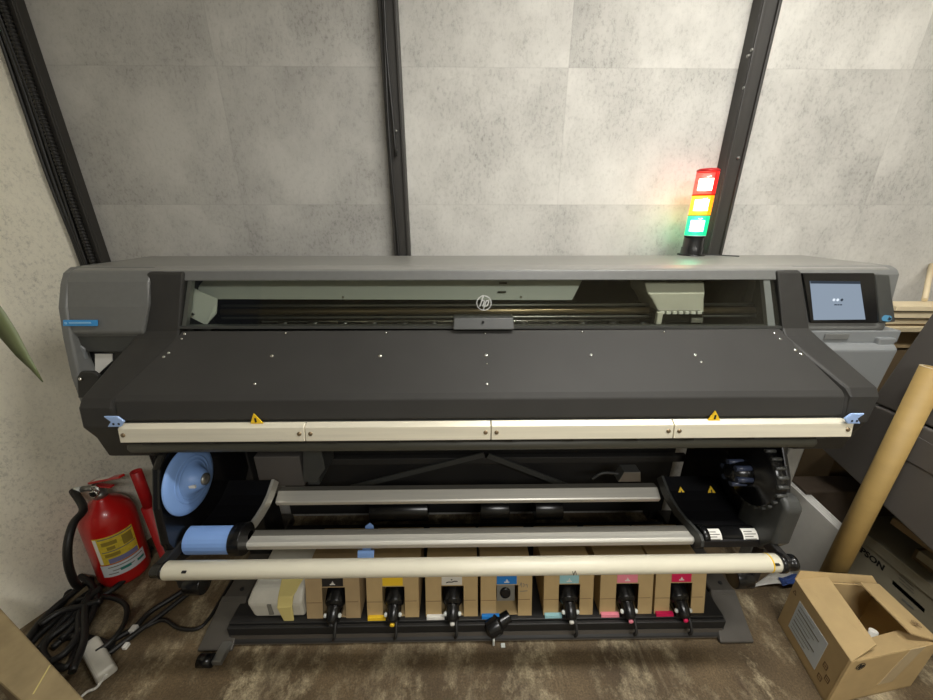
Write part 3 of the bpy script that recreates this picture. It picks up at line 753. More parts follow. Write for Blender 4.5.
# --- the two media bars
ub = [(1.165, U(470, 485, 'y', 1.165).z), (1.14, U(470, 489, 'y', 1.14).z), (1.11, U(470, 499, 'y', 1.11).z), (1.105, U(470, 501, 'y', 1.105).z), (1.112, U(470, 503.5, 'y', 1.112).z), (1.15, U(470, 503.5, 'y', 1.112).z), (1.17, U(470, 489, 'y', 1.165).z)]
obj('upper_media_bar', MB().prism(ub, XA + .004, XB - .004), 'alu2', PR, .002, label='upper satin aluminium bar')
lbp = [(.955, U(470, 528, 'y', .955).z), (.915, U(470, 537, 'y', .915).z), (.9, U(470, 540, 'y', .9).z), (.893, U(470, 544, 'y', .893).z), (.897, U(470, 547.5, 'y', .897).z), (.94, U(470, 547.5, 'y', .897).z + .0), (.955, U(470, 533, 'y', .955).z)]
obj('lower_media_bar', MB().prism(lbp, XA + .004, XB - .004), 'alu2', PR, .003, label='lower satin aluminium bar')
def facet(bar, p, q, x0, x1):  # lays a thin dark strip on a bar's upper facet as painted shade
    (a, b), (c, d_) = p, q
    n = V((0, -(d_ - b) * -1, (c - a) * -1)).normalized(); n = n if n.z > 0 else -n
    obj('bar_shade_strip', MB().slab([V((x0, a, b)) + n * .0012, V((x1, a, b)) + n * .0012, V((x1, c, d_)) + n * .0012, V((x0, c, d_)) + n * .0012], .002, n), 'facet_shade', bar, label='darker grey strip painting the shade on the upper facet')
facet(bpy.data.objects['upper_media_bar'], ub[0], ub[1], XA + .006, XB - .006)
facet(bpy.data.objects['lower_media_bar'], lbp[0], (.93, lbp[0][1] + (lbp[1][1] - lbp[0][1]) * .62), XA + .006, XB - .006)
# blue tab over lower bar
x0, x1 = U(364, 550, 'y', .96).x, U(379, 550, 'y', .96).x
zt_ = U(371, 523.5, 'y', .965).z; zb_ = U(371, 562, 'y', .885).z
hk = MB().slab([V((x0 + .012, .965, zt_ - .07)), V((x1 - .012, .965, zt_ - .07)), V((x1 - .012, .965, zt_ - .014)), V(((x0 + x1) / 2 + .003, .965, zt_)), V((x0 + .012, .965, zt_ - .014))], .005, (0, -1, 0))
hk.slab([V((x0, .884, zb_)), V((x1, .884, zb_)), V((x1 + .002, .90, .51)), V((x0, .90, .51))], .005, (0, -1, 0)).slab([V((x0 + .012, .897, .505)), V((x1 - .012, .897, .505)), V((x1 - .012, .965, .505)), V((x0 + .012, .965, .505))], .005, (0, 0, 1))
obj('bar_hook', hk, 'blue', PR, .001, label='pale blue plastic hook')
# take-up foot wheels under the tube
for px, py in ((740, 577), (197, 583)):
    p = U(px, py, 'y', .95); obj('tension_wheel', MB().cyl((p.x - .03, .95, p.z), (p.x + .03, .95, p.z), .038, 24), 'gloss', PR, .004)
    obj('wheel_arm', MB().box(p.x - .012 + (.04 if px > 400 else -.04), p.x + .012 + (.04 if px > 400 else -.04), .93, .97, p.z, .5), 'deep', PR, .003)

# --- ink tray
a0, a1 = -.90, 1.02
obj('ink_tray', MB().box(a0, a1, .958, 1.43, .045, .078).box(a0, a1, .943, .957, .03, .072).prism([(.957, .045), (.943, .035), (.925, .018), (.925, .006), (.957, .006)], a0 + .0, a1 + .0), 'deep', PR, .003)
obj('tray_front', MB().slab([(a0 + .01, .923, .012), (a1 - .01, .923, .012), (a1 - .01, .941, .036), (a0 + .01, .941, .036)], .002), 'traybrown', PR)

# ------------------------------------------------------------------ spindle (rests on the printer's supports)
SY, SZ, SR = .79, U(470, 566.5, 'y', .79).z, .0255
x0, x1 = U(160, 569, 'y', .775).x, U(783, 562, 'y', .775).x
SP = root('take_up_spindle', ((x0 + x1) / 2, SY, SZ), 'long off-white take-up tube in front of the ink boxes', 'tube')
obj('tube', MB().lathe((x0, SY, SZ), (1, 0, 0), [(0, SR - .002), (.003, SR), (x1 - x0 - .003, SR), (x1 - x0, SR - .002)], 40), 'tube', SP)
obj('end_cap', MB().lathe((x0, SY, SZ), (-1, 0, 0), [(0, SR - .003), (.01, SR - .003), (.012, .02), (.035, .02), (.04, .014)], 28), 'gloss', SP)
ec = MB().lathe((x1, SY, SZ), (1, 0, 0), [(0, SR + .003), (.014, SR + .003), (.016, .02), (.036, .019), (.038, .023), (.05, .023), (.053, .016)], 28)
obj('end_cap', ec, 'gloss', SP, label='ribbed black end cap')
obj('tube_mark', MB().lathe((x1 - .03, SY, SZ), (1, 0, 0), [(0, SR + .0006), (.004, SR + .0006)], 40), 'yellow', SP)
for xx in (x1 - .02, x0 + .07): obj('tube_print', MB().box(xx - .006, xx + .006, SY - .0235, SY - .017, SZ + .016, SZ + .0195), 'ink', SP)
tm = U(573, 571, 'y', SY - .028)
obj('pen_mark', MB().strokes((U(575, 572, 'y', SY - .03).x, SY - .0257, SZ - .002), (1, 0, 0), (0, 0, 1), [(-.006, .01, -.001, -.006), (-.001, -.006, .002, .012), (.002, .012, .008, -.004)], .0016, .0006), 'ink', SP)
# support arms of the spindle belong to the printer
obj('spindle_arm', MB().box(x0 - .035, x0 - .012, SY - .01, .9, SZ - .018, SZ + .018), 'deep', PR, .004)
obj('spindle_arm', MB().box(x1 + .016, x1 + .036, SY - .012, .9, SZ - .016, SZ + .02), 'deep', PR, .004)

# ------------------------------------------------------------------ ink boxes
spans = [(303, 358, 'black', 'first from the left beside the white container'), (365, 418, 'yellow', 'between the black and white labelled boxes'),
         (425, 478, 'white', 'left of the blue labelled one'), (481, 533, 'cyan blue', 'with its hose unplugged'),
         (545, 595, 'light cyan', 'right of the blue labelled one'), (602, 655, 'light pink', 'with torn lower left front'),
         (657.5, 708, 'magenta', 'last on the right by the stand foot')]
for i, (p0, p1, col, wh_) in enumerate(spans):
    y0 = .972; zb_ = .0785; zt = .256; x0 = U(p0, 600, 'y', y0).x; x1 = U(p1, 600, 'y', y0).x; w = x1 - x0; dp = .22
    lname = {'cyan blue': 'blue', 'light cyan': 'pale cyan', 'light pink': 'pink'}.get(col, col)
    B = root('ink_box', ((x0 + x1) / 2, y0 + dp / 2, zb_), 'cardboard ink box with %s label, %s' % (lname, wh_), 'ink box', 'ink boxes on the tray under the printer')
    cx0, cx1 = x0 + w * .3, x1 - w * .27; ct = zb_ + (zt - zb_) * .71; t = .004
    mb = MB()
    prof = [(x0, zb_), (cx0, zb_), (cx0, ct), (cx1, ct), (cx1, zb_), (x1, zb_), (x1, zt), (x0, zt)]
    # front wall with the cut-out
    mb.hexa([(x0, y0, zb_), (cx0, y0, zb_), (cx0, y0 + t, zb_), (x0, y0 + t, zb_), (x0, y0, ct), (cx0, y0, ct), (cx0, y0 + t, ct), (x0, y0 + t, ct)])
    mb.box(cx1, x1, y0, y0 + t, zb_, ct); mb.box(x0, x1, y0, y0 + t, ct, zt)
    mb.box(x0, x0 + t, y0 + t, y0 + dp, zb_, zt); mb.box(x1 - t, x1, y0 + t, y0 + dp, zb_, zt)
    mb.box(x0 + t, x1 - t, y0 + t, y0 + dp, zt - t, zt); mb.box(x0 + t, x1 - t, y0 + dp - t, y0 + dp, zb_, zt - t); mb.box(x0 + t, x1 - t, y0 + t, y0 + dp - t, zb_, zb_ + t)
    obj('carton', mb, 'card2' if i == 0 else 'card', B)
    # crease lines
    zc = zb_ + (zt - zb_) * .36
    obj('tear_line', MB().box(x0, cx0, y0 - .0006, y0, zc, zc + .0018), 'cardedge', B)
    obj('tear_line', MB().box(cx1, x1 - .008, y0 - .0006, y0, zc + .002, zc + .0038), 'cardedge', B)
    lw0, lw1 = x0 + w * .31, x0 + w * .70
    ll = obj('label', MB().box(lw0, lw1, y0 - .0012, y0, zt - .047, zt + .0012).box(lw0, lw1, y0, y0 + .052, zt, zt + .0012), 'lab_' + col, B, .0004)
    pm = 'white' if col in ('black', 'cyan blue', 'magenta', 'light pink', 'light cyan') else ('ink' if col == 'white' else 'yellow')
    cxm = (lw0 + lw1) / 2
    if col == 'white':
        obj('label_print', MB().strokes((cxm, y0 - .0013, zt - .034), (1, 0, 0), (0, 0, 1), [(-.022, -.003, -.012, 0), (-.012, 0, 0, -.001), (0, -.001, .01, .003), (.01, .003, .022, .002), (-.004, .008, .002, .01)], .0035, .0006), 'ink', ll)
    elif col != 'yellow':
        obj('label_print', MB().strokes((cxm, y0 - .0013, zt - .034), (1, 0, 0), (0, 0, 1), [(-.01, -.004, .01, -.004), (-.004, .001, .005, .001), (-.001, .006, .002, .006)], .0035, .0006), pm, ll)
    obj('label_stripe', MB().strokes((cxm + .01, y0 + .03, zt + .0013), (1, 0, 0), (0, 1, 0), [(-.02, -.02, -.02, 0), (-.008, -.02, .004, -.02), (.004, -.02, .004, 0), (.014, -.02, .014, 0), (.014, 0, .022, -.01)], .004, .0005), pm, ll)
    if i > 0:
        obj('coloured_flap', MB().box(x0 + .004, cx0 + .012, y0 - .012, y0 + .0, zb_ - .0, zb_ + .011), 'lab_' + col if col != 'white' else 'white', B)
    # connector
    if col != 'cyan blue':
        c = V(((cx0 + cx1) / 2, y0, zb_))
        K = obj('hose_connector', MB().lathe(c + V((0, .07, .085)), (0, -1, -.55), [(0, .034), (.03, .04), (.07, .038), (.082, .026)], 20).lathe(c + V((0, .0, .05)), (0, -1, -.7), [(0, .027), (.04, .022), (.05, .014)], 16).box(c.x - .026, c.x + .026, y0 - .02, y0 + .03, zb_ + .006, zb_ + .03), 'gloss', B, .002)
        if col != 'black' or True:
            for s in (-1, 1): obj('clip_tab', MB().lathe(c + V((s * .026, -.018, .035)), (s * .3, -1, .2), [(0, .006), (.006, .0075), (.01, .004)], 12), 'silver', K)
        mm = {'black': 'ink', 'white': 'white', 'light cyan': 'white'}.get(col, 'lab_' + col)
        obj('connector_key', MB().lathe(c + V((0, -.034, .017)), (0, -1, -.3), [(0, .008), (.01, .009), (.012, .004)], 12), mm, K)
        obj('hose', MB().sweep([c + V((.012, -.01, .028)), c + V((.015, -.035, .02)), c + V((.016, -.055, -.012)), c + V((.01, -.05, -.03))], .006, 8), 'cable', K)
    else:
        c = V(((cx0 + cx1) / 2, y0, zb_))
        pl = obj('valve_plate', MB().box(cx0 + .004, cx1 - .012, y0 + .012, y0 + .018, zb_ + .05, ct), 'greyprint', B)
        obj('valve_mouth', MB().lathe((c.x - .006, y0 + .012, zb_ + .085), (0, -1, 0), [(0, .021), (.006, .02), (.006, .012)], 24), 'gloss', pl)
    if col == 'cyan blue':
        obj('pen_mark', MB().strokes((x1 - .03, y0 - .0003, zt - .055), (1, 0, 0), (0, 0, 1), [(-.018, .0, -.012, .014), (-.012, .014, -.01, -.006), (-.006, .01, .0, .006), (0, .006, -.003, -.004), (.004, .004, .01, .006), (.01, .006, .012, -.006), (-.016, -.022, .012, -.02)], .0022, .0006), 'greyprint', B)
    for o_ in list(bpy.data.objects):     # the boxes lean back a little
        q_ = o_
        while q_.parent: q_ = q_.parent
        if q_ is B and o_.type == 'MESH':
            for v_ in o_.data.vertices: v_.co.y += v_.co.z * .25
# unplugged connector lying in front
p = U(497, 632, 'z', .02)
K = root('loose_connector', (p.x, p.y, 0), 'unplugged black hose connector lying below the blue labelled ink box', 'connector')
obj('connector_body', MB().lathe(p + V((-.045, -.014, .026)), (1, .4, .3), [(0, .014), (.01, .033), (.055, .037), (.065, .026), (.105, .023), (.108, .012)], 20), 'gloss', K, .001)
obj('clip_tab', MB().box(p.x - .02, p.x - .012, p.y - .04, p.y - .02, .004, .034), 'silver', K, .002)
obj('clip_tab', MB().box(p.x + .012, p.x + .028, p.y - .045, p.y - .03, .0, .006), 'silver', K, .002)
obj('connector_key', MB().box(p.x - .045, p.x + .015, p.y + .03, p.y + .036, .045, .056), 'sticker', K, .002)
obj('hose', MB().sweep([p + V((.03, .01, .03)), p + V((.07, .03, .03)), p + V((.075, .07, .02)), p + V((.03, .09, .04))], .01, 10), 'cable', K)

# white plastic container
x0, x1 = U(246, 600, 'y', .98).x, U(302, 600, 'y', .98).x
B = root('plastic_container', ((x0 + x1) / 2, 1.15, .0785), 'white plastic container with yellowed tape, left of the ink boxes', 'container')
obj('body', MB().loft([[(x0 + .012, .98, .0785), (x1, .98, .0785), (x1, 1.2, .0785), (x0 + .01, 1.2, .0785)], [(x0, .975, .16), (x1, .975, .16), (x1, 1.21, .16), (x0, 1.21, .16)], [(x0 + .015, 1.01, .2), (x1, 1.01, .2), (x1, 1.21, .225), (x0 + .02, 1.21, .225)]]), 'whitep', B, .012)
p = U(273, 606, 'y', .994); obj('print_strip', MB().box(p.x - .008, p.x + .008, .9735, .978, .1, .155), 'greyprint', B)
p = U(288, 600, 'y', .99).x
obj('tape', MB().loft([[(p - .018, .965, .066), (p + .018, .965, .062), (p + .018, .972, .062), (p - .018, .972, .066)], [(p - .032, .964, .15), (p + .025, .965, .155), (p + .025, .972, .155), (p - .032, .971, .15)], [(p - .03, .98, .187), (p + .028, .98, .19), (p + .028, .99, .185), (p - .03, .99, .182)], [(p - .04, 1.05, .213), (p + .05, 1.05, .215), (p + .05, 1.055, .2), (p - .04, 1.055, .2)]]), 'wax', B, .004, label='yellowed translucent tape')

# ------------------------------------------------------------------ fire extinguisher
base = U(127, 571, 'z', 0.0)
FE = root('fire_extinguisher', (base.x, base.y, 0), 'red fire extinguisher with yellow label and black hose', 'fire extinguisher')
rad = .092
obj('cylinder', MB().lathe(base, (0, 0, 1), [(0, rad - .012), (.004, rad - .004), (.014, rad - .002), (.02, rad), (.32, rad), (.36, rad - .010), (.395, rad - .035), (.415, .03), (.43, .022), (.44, .022)], 40), 'red', FE)
hd = base + V((0, 0, .44))
vb = obj('valve_body', MB().lathe(hd, (0, 0, 1), [(-.012, .024), (.012, .024), (.013, .018), (.05, .018), (.052, .012)], 20).cyl(hd + V((0, 0, .03)), hd + V((-.055, -.01, .03)), .012, 14), 'strip', FE)
obj('gauge', MB().lathe(hd + V((.005, -.018, .02)), (.1, -1, .2), [(0, .016), (.012, .016), (.013, .012)], 20), 'chrome', vb)
up = V((.9, .1, .42)).normalized()
sd_ = V((-.1, 1, 0)).normalized()
def lever(a, b, w0, w1, th):
    a = V(a); b = V(b); e = (b - a).normalized(); n = e.cross(sd_).normalized(); n = n if n.z > 0 else -n
    return MB().hexa([a - sd_ * w0, b - sd_ * w1, b + sd_ * w1, a + sd_ * w0, a - sd_ * w0 + n * th, b - sd_ * w1 + n * th, b + sd_ * w1 + n * th, a + sd_ * w0 + n * th])
tp = hd + V((-.03, .01, .045)); te = U(112, 476, 'y', base.y - .05); e_ = (te - tp).normalized(); sd_ = e_.cross(V((0, 0, 1))).normalized()
lv = obj('top_lever', lever(tp, te, .012, .011, .01), 'red', FE, .003)
nz = e_.cross(sd_); nz = nz if nz.z > 0 else -nz
obj('lever_label', lever(tp + e_ * .04 + nz * .0105, tp + e_ * .16 + nz * .0105, .010, .010, .0015), 'white', lv, label='white label strip')
obj('carry_handle', lever(hd + V((-.02, .01, .035)), hd + V((.105, -.04, .075)), .012, .01, .008), 'redd', FE, .003)
obj('safety_pin', MB().sweep([hd + V((.025 + .015 * math.cos(t), -.03, .052 + .015 * math.sin(t))) for t in [2 * math.pi * k / 12 for k in range(13)]], .0022, 6, 1), 'chrome', FE)
hs = hd + V((-.055, -.01, .03))
obj('hose_fitting', MB().cyl(hs, hs + V((-.03, -.006, -.004)), .013, 14), 'silver', FE)
hp_ = hs + V((-.03, -.006, -.004))
w_ = lambda px, py, y: U(px, py, 'y', y)
obj('hose', MB().sweep([hp_, w_(76, 510, 1.16), w_(66, 524, 1.1), w_(61, 544, 1.05), w_(63, 565, 1.03), w_(71, 582, 1.05), U(80, 590, 'z', .03)], .0135, 12), 'cable', FE)


def wrap(t0, t1, z0, z1, r, sk=0):
    mb = MB(); n = 16; A_ = []; B_ = []
    rings = []
    for k in range(n + 1):
        t = R(t0 + (t1 - t0) * k / n); s = sk * (k / n - .5)
        c, s2 = math.cos(t), math.sin(t)
        rings.append([base + V((c * r, s2 * r, z0 + s)), base + V((c * r, s2 * r, z1 + s)), base + V((c * (r - .001), s2 * (r - .001), z1 + s)), base + V((c * (r - .001), s2 * (r - .001), z0 + s))])
    return mb.loft(rings)


fl = obj('instruction_label', wrap(-86, -2, .14, .285, rad + .0012, .0), 'label_y', FE, label='yellow instruction label')
for (t0, t1, a, b, m_) in ((-85, -78, .145, .28, 'white'), (-74, -4, .274, .279, 'ink'), (-70, -40, .24, .26, 'ink2'), (-74, -5, .205, .209, 'ink'), (-66, -5, .143, .168, 'violet'), (-30, -8, .215, .265, 'ink2'), (-62, -46, .215, .232, 'ink2'), (-70, -40, .178, .196, 'ink2')):
    obj('label_print', wrap(t0, t1, a, b, rad + .0022), mat('olive print', (150, 130, 50), .6) if m_ == 'ink2' else m_ if m_ != 'ink' else 'greyprint', fl)
f2 = obj('service_label', wrap(-88, 8, .07, .135, rad + .0016), 'label_w', FE, label='white service label')
for (t0, t1, a, b, m_) in ((-72, 2, .12, .124, 'greyprint'), (-65, -20, .1, .104, 'greyprint'), (-50, -28, .092, .106, 'teal'), (-14, 4, .09, .102, 'teal'), (-75, -55, .084, .088, 'greyprint')):
    obj('label_print', wrap(t0, t1, a, b, rad + .0026), m_, f2)

FE.rotation_euler = (0, R(4), 0); FE.location.z = .008
# red tube behind the extinguisher
p = U(158, 522, 'y', 1.3)
RT = root('red_tube', (p.x, 1.3, 0), 'stepped red metal tube standing behind the fire extinguisher', 'tube')
x = p.x - .012
obj('lower_tube', MB().lathe((x, 1.3, 0), (0, 0, 1), [(0, .045), (.012, .045), (.014, .029), (.33, .029), (.335, .024)], 24), 'redd', RT)
obj('upper_tube', MB().lathe((x, 1.3, .33), (0, 0, 1), [(0, .021), (.19, .021), (.192, .017), (.18, .015)], 24), 'redd', RT)

# ------------------------------------------------------------------ cables on the floor
def fl_(pts, z=.012): return [U(a, b, 'z', z) for a, b in pts]


CB = root('cable_bundle', tuple(U(75, 610, 'z', 0)), 'tangled bundle of thick black cables on the floor by the left wall', 'cable')
bund = [[(152, 548), (110, 580), (84, 596), (58, 618), (34, 640), (10, 668)], [(150, 556), (112, 590), (80, 606), (54, 630), (38, 650)], [(92, 578), (74, 592), (50, 612), (30, 636), (25, 652)],
        [(92, 590), (80, 612), (78, 634), (66, 652), (50, 662)], [(100, 588), (86, 604), (84, 640), (72, 672)], [(70, 588), (62, 604), (40, 622), (30, 640)], [(88, 596), (72, 620), (48, 640), (44, 656), (64, 668), (76, 650), (82, 626)],
        [(76, 600), (92, 597), (112, 598), (126, 606), (124, 624), (110, 642), (96, 652)], [(78, 575), (90, 583), (96, 600), (88, 622), (72, 640)], [(40, 625), (60, 612), (82, 606), (102, 600)],
        [(52, 648), (70, 636), (96, 640), (112, 646)], [(60, 640), (84, 616), (90, 604), (100, 585)]]
for i, b_ in enumerate(bund):
    obj('cable', MB().sweep(fl_(b_, .014 + .012 * (i % 5)), .012 if i != 7 else .009, 8), 'cable', CB)
C1 = root('power_cable', tuple(U(150, 628, 'z', 0)), 'black power cable running from the wall bundle under the printer', 'cable')
obj('cable', MB().sweep(fl_([(100, 662), (112, 650), (126, 642), (146, 627), (164, 620), (178, 628), (196, 629), (208, 620), (222, 598), (238, 572), (260, 548)], .008), .007, 8), 'cable', C1)
t_ = fl_([(124, 646), (128, 639)], .016); obj('cable_tag', MB().box(t_[0].x - .006, t_[0].x + .01, t_[0].y - .006, t_[0].y + .014, .002, .017), 'white', C1, .002, label='small white tag')
C2 = root('network_cable', tuple(U(140, 620, 'z', 0)), 'thick black cable pair with white tag, running toward the stand leg', 'cable')
obj('cable', MB().sweep(fl_([(96, 655), (110, 642), (134, 628), (150, 612), (172, 598), (190, 586), (215, 568)], .012), .011, 8), 'cable', C2)
obj('cable', MB().sweep(fl_([(98, 662), (116, 648), (140, 630), (158, 617), (180, 600), (205, 580), (225, 566)], .011), .010, 8), 'cable', C2)
t_ = fl_([(133, 628)], .022); obj('cable_tag', MB().box(t_[0].x - .01, t_[0].x + .012, t_[0].y - .012, t_[0].y + .012, .006, .025), 'white', C2, .002, label='small white tag')

# adapter
a = U(88, 641, 'z', .05); b = U(103, 668, 'z', .05)
AD = root('power_adapter', ((a.x + b.x) / 2, (a.y + b.y) / 2, 0), 'white power adapter brick lying on the floor in front of the cables', 'adapter')
ax_ = (b - a); ax_.z = 0; L_ = ax_.length; ax_.normalize(); sx = V((-ax_.y, ax_.x, 0)) * .03; ce = V(((a.x + b.x) / 2, (a.y + b.y) / 2, 0))
h0, h1 = ce - ax_ * (L_ / 2 + .012), ce + ax_ * (L_ / 2 + .012)
z0, z1 = V((0, 0, .002)), V((0, 0, .045))
obj('case', MB().hexa([h0 - sx + z0, h1 - sx + z0, h1 + sx + z0, h0 + sx + z0, h0 - sx * .9 + z1, h1 - sx * .9 + z1, h1 + sx * .9 + z1, h0 + sx * .9 + z1]), 'whitep', AD, .01, seg=3)
obj('cord', MB().sweep([h1 + V((0, 0, .028)), U(102, 680, 'z', .015), U(96, 688, 'z', .006), U(87, 692, 'z', .006), U(78, 700, 'z', .006)], .0045, 8), 'white', AD)

# beige board lower left
T = .24
q = [U(-8, 599, 'z', T), U(92, 708, 'z', T), U(34, 712, 'z', T), U(-30, 655, 'z', T)]
LB = root('low_bench', (q[0] + (q[2] - q[0]) / 2).to_tuple()[:2] + (0,), 'rough beige low bench edge in the lower left corner', 'bench')
obj('top_board', MB().slab([q[3], q[2], q[1], q[0]], .03, (0, 0, 1)), 'slab', LB, .004)
i_ = [p_ * .86 + (q[0] + q[1] + q[2] + q[3]) / 4 * .14 for p_ in q]
for p_ in i_: p_.z = T - .03
obj('plinth', MB().slab([i_[3], i_[2], i_[1], i_[0]], T - .03, (0, 0, 1)), 'brownbox', LB)
g0 = U(50, 665, 'z', T + .0006); g1 = U(33, 694, 'z', T + .0006); e = (g1 - g0).normalized(); k = V((-e.y, e.x, 0)) * .002
obj('scratch', MB().slab([g0 - k, g1 - k, g1 + k, g0 + k], .001, (0, 0, 1)), 'wax', LB)

# ------------------------------------------------------------------ leaf
LF = root('plant_leaf', tuple(U(0, 315, 'y', .95)), 'single long olive green leaf hanging in from the left', 'plant')
spine = [(-48, 205, .0), (-34, 262, .008), (-12, 298, .022), (0, 316, .026), (12, 335, .026), (24, 354, .018), (34, 368, .009), (43, 382, .0015)]
pts = [U(a, b, 'y', .98 - i * .006) for i, (a, b, w) in enumerate(spine)]; rings = []
for i, p in enumerate(pts):
    t = (pts[min(i + 1, 7)] - pts[max(i - 1, 0)]).normalized(); s = t.cross(V((0, -1, .2))).normalized(); n = s.cross(t).normalized(); w = max(spine[i][2], .002)
    rings.append([p - s * w + n * w * .25, p + n * -.0012, p + s * w + n * w * .25, p + n * .0012])
obj('blade', MB().loft(rings, smooth=True), 'leaf', LF)
st_ = pts[0]
obj('stalk', MB().sweep([st_, st_ + V((-.03, .02, .14)), st_ + V((-.12, .05, .2)), st_ + V((-.3, .06, .16))], .003, 8), 'leaf', LF)

# ------------------------------------------------------------------ right hand clutter
# tall brown box carrying boards
p0 = U(897, 345, 'y', 1.42)
zt = U(905, 332, 'y', 1.36).z
TB = root('tall_box', (2.1, 1.47, 0), 'tall brown cardboard box behind the printer under the stacked boards', 'box')
obj('box_body', MB().box(p0.x - .08, 2.6, 1.4, 1.55, 0, zt), 'brownbox', TB, .003)
obj('top_flap', MB().box(p0.x - .07, 2.59, 1.393, 1.4, zt - .08, zt - .004), 'card2', TB, .001)
zc = zt
nm = ['lowest', 'second from the bottom', 'third from the bottom', 'topmost']
for i, th in enumerate((.02, .018, .022, .02)):
    a = [.03, .045, .035, .025][i]; xx = U(898, 320, 'y', 1.36).x - .05 + i * .006
    single('wood_board', MB().hexa([(xx, 1.33 + a, zc), (2.6, 1.33 + a - .03, zc), (2.6, 1.44, zc), (xx, 1.44, zc), (xx, 1.33 + a, zc + th), (2.6, 1.33 + a - .03, zc + th), (2.6, 1.44, zc + th), (xx, 1.44, zc + th)]), 'cream',
           'cream wooden board, %s of the stack right of the printer' % nm[i], 'board', 'cream boards stacked right of the printer', bevel=.002)
    zc += th + (.0003 if i != 1 else .0003)
    if i < 3:
        single('wood_batten', MB().box(xx + .03, 2.55, 1.345 + a, 1.43, zc, zc + .008), 'brownbox', 'thin dark spacer strip under the %s cream board' % nm[i + 1], 'strip', bevel=.001); zc += .0085
# leaning stick at far right
a = U(925, 299, 'y', 1.42)
single('wood_stick', MB().sweep([(a.x, 1.42, zc + .009), (a.x + .14, 1.555, zc + .13)], .009, 10, 1), 'cream', 'short pale wooden stick propped on top of the board stack', 'stick')
# sloped grey machine casing at the right, standing on cartons
AX = 1.612
sil = [U(813, 441, 'x', AX), U(868, 402, 'x', AX), U(931, 312, 'x', AX), U(975, 300, 'x', AX)]
cas = [(s.y, s.z) for s in sil]
yy1, zz1 = U(933, 553, 'x', AX).y, U(933, 553, 'x', AX).z
yy2, zz2 = U(990, 600, 'x', AX).y, U(990, 600, 'x', AX).z
low = [(cas[0][0], cas[0][1]), (cas[1][0], cas[1][1]), (.80, U(975, 448, 'x', AX).z), (yy2, zz2), (yy1, zz1)]
MC = root('machine_casing', (1.85, 1.05, 0), 'big dark grey sloped machine casing to the right of the printer', 'machine')
uppr = [(cas[1][0] - .005, cas[1][1] + .006), (cas[2][0], cas[2][1]), (cas[3][0], cas[3][1]), (.6, cas[3][1] + .02), (.7, U(975, 448, 'x', AX).z + .01), (.80, U(975, 448, 'x', AX).z + .006)]
obj('lower_shell', MB().prism(low, AX, 2.3), 'casing', MC, .008, seg=3)
obj('upper_shell', MB().prism(uppr, AX + .004, 2.3), 'casing', MC, .008, seg=3)
p = U(924, 455, 'x', AX - .004)
obj('side_hatch', MB().prism([(p.y + .04, p.z + .05), (p.y - .2, p.z + .03), (p.y - .2, p.z - .05), (p.y + .04, p.z - .05)], AX - .003, AX), 'casing', MC, .002)
obj('seam_clip', MB().box(AX - .01, AX + .02, cas[1][0] - .03, cas[1][0] - .0, cas[1][1] - .008, cas[1][1] + .004), 'strip', MC, .002)
for y in (.85, 1.25): obj('leg', MB().box(2.05, 2.12, y - .03, y + .03, 0, .75), 'deep', MC, .004)
# cartons along the right
CX = 1.75
def at_x(px, py, x=CX): return U(px, py, 'x', x)


zt1 = at_x(850, 510).z
EC = root('printed_carton', (1.95, .95, 0), 'pale carton with large black lettering and green stripe on the floor', 'carton')
ez = U(862, 530, 'x', CX).z
y0, y1 = .45, U(843, 520, 'x', CX).y
obj('carton_body', MB().box(CX, 2.25, y0, y1, 0, ez), 'carton', EC, .004)
obj('carton_lid', MB().box(CX - .006, 2.26, y0 - .005, y1 + .004, ez - .045, ez + .003), 'carton', EC, .002)
pe = at_x(870, 557)
text('carton_lettering', 'EPSON', (CX - .0005, pe.y + .0, pe.z), (0, -1, 0), (0, 0, 1), .037, 'ink', EC, bold=.035)
p = at_x(918, 600)
obj('carton_stripe', MB().slab([at_x(893, 580), at_x(925, 609), at_x(924, 613), at_x(892, 584)], .002, (-1, 0, 0)), 'greenlab', EC)
for k in range(3):
    a, b = at_x(899, 574 + k * 3.2), at_x(914, 587 + k * 3.2); obj('fine_print', MB().slab([a, b, b + V((0, 0, -.004)), a + V((0, 0, -.004))], .0015, (-1, 0, 0)), 'greyprint', EC)
p = at_x(908, 604); obj('carton_code', MB().box(CX - .0015, CX, p.y - .02, p.y + .02, p.z - .004, p.z + .004), 'greyprint', EC)
# flat cartons on top
zz = ez + .0035
for i, (xo, th, ya, yb, mm, lb_) in enumerate(((.05, .05, .4, 1.06, 'brownbox', 'flat brown carton lying directly on the lettered carton'), (.0, .035, .4, 1.02, 'carton', 'thin pale carton lying second above the lettered carton'), (.03, .03, .4, 1.15, 'card2', 'thin tan carton on top of the stack under the grey casing'))):
    if zz + th > .5: break
    single('flat_carton', MB().box(CX + xo, 2.2, ya, yb, zz, zz + th), mm, lb_, 'carton', bevel=.003); zz += th + .0005
# another dark pile behind, toward the back wall
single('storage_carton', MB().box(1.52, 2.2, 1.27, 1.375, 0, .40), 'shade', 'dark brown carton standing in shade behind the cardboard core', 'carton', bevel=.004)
# white foam boards leaning upright behind tube
nmb = ['nearest the printer', 'second from the printer', 'third from the printer', 'farthest from the printer']
for i in range(4):
    x = 1.50 + i * .012
    A_ = [U(787, 482, 'x', 1.50), U(841, 534, 'x', 1.50)]
    ya, za = A_[0].y, A_[0].z; yb, zb_ = A_[1].y, A_[1].z
    pr_ = [(ya + .01, 0), (ya + .01, za + .004), (yb, zb_ + .006 - i * .001), (yb - .01, 0)]
    single('foam_board', MB().prism(pr_, x, x + .010), 'foam', 'white foam board standing upright, %s of four' % nmb[i], 'board', 'white foam boards standing behind the cardboard core', bevel=.001)
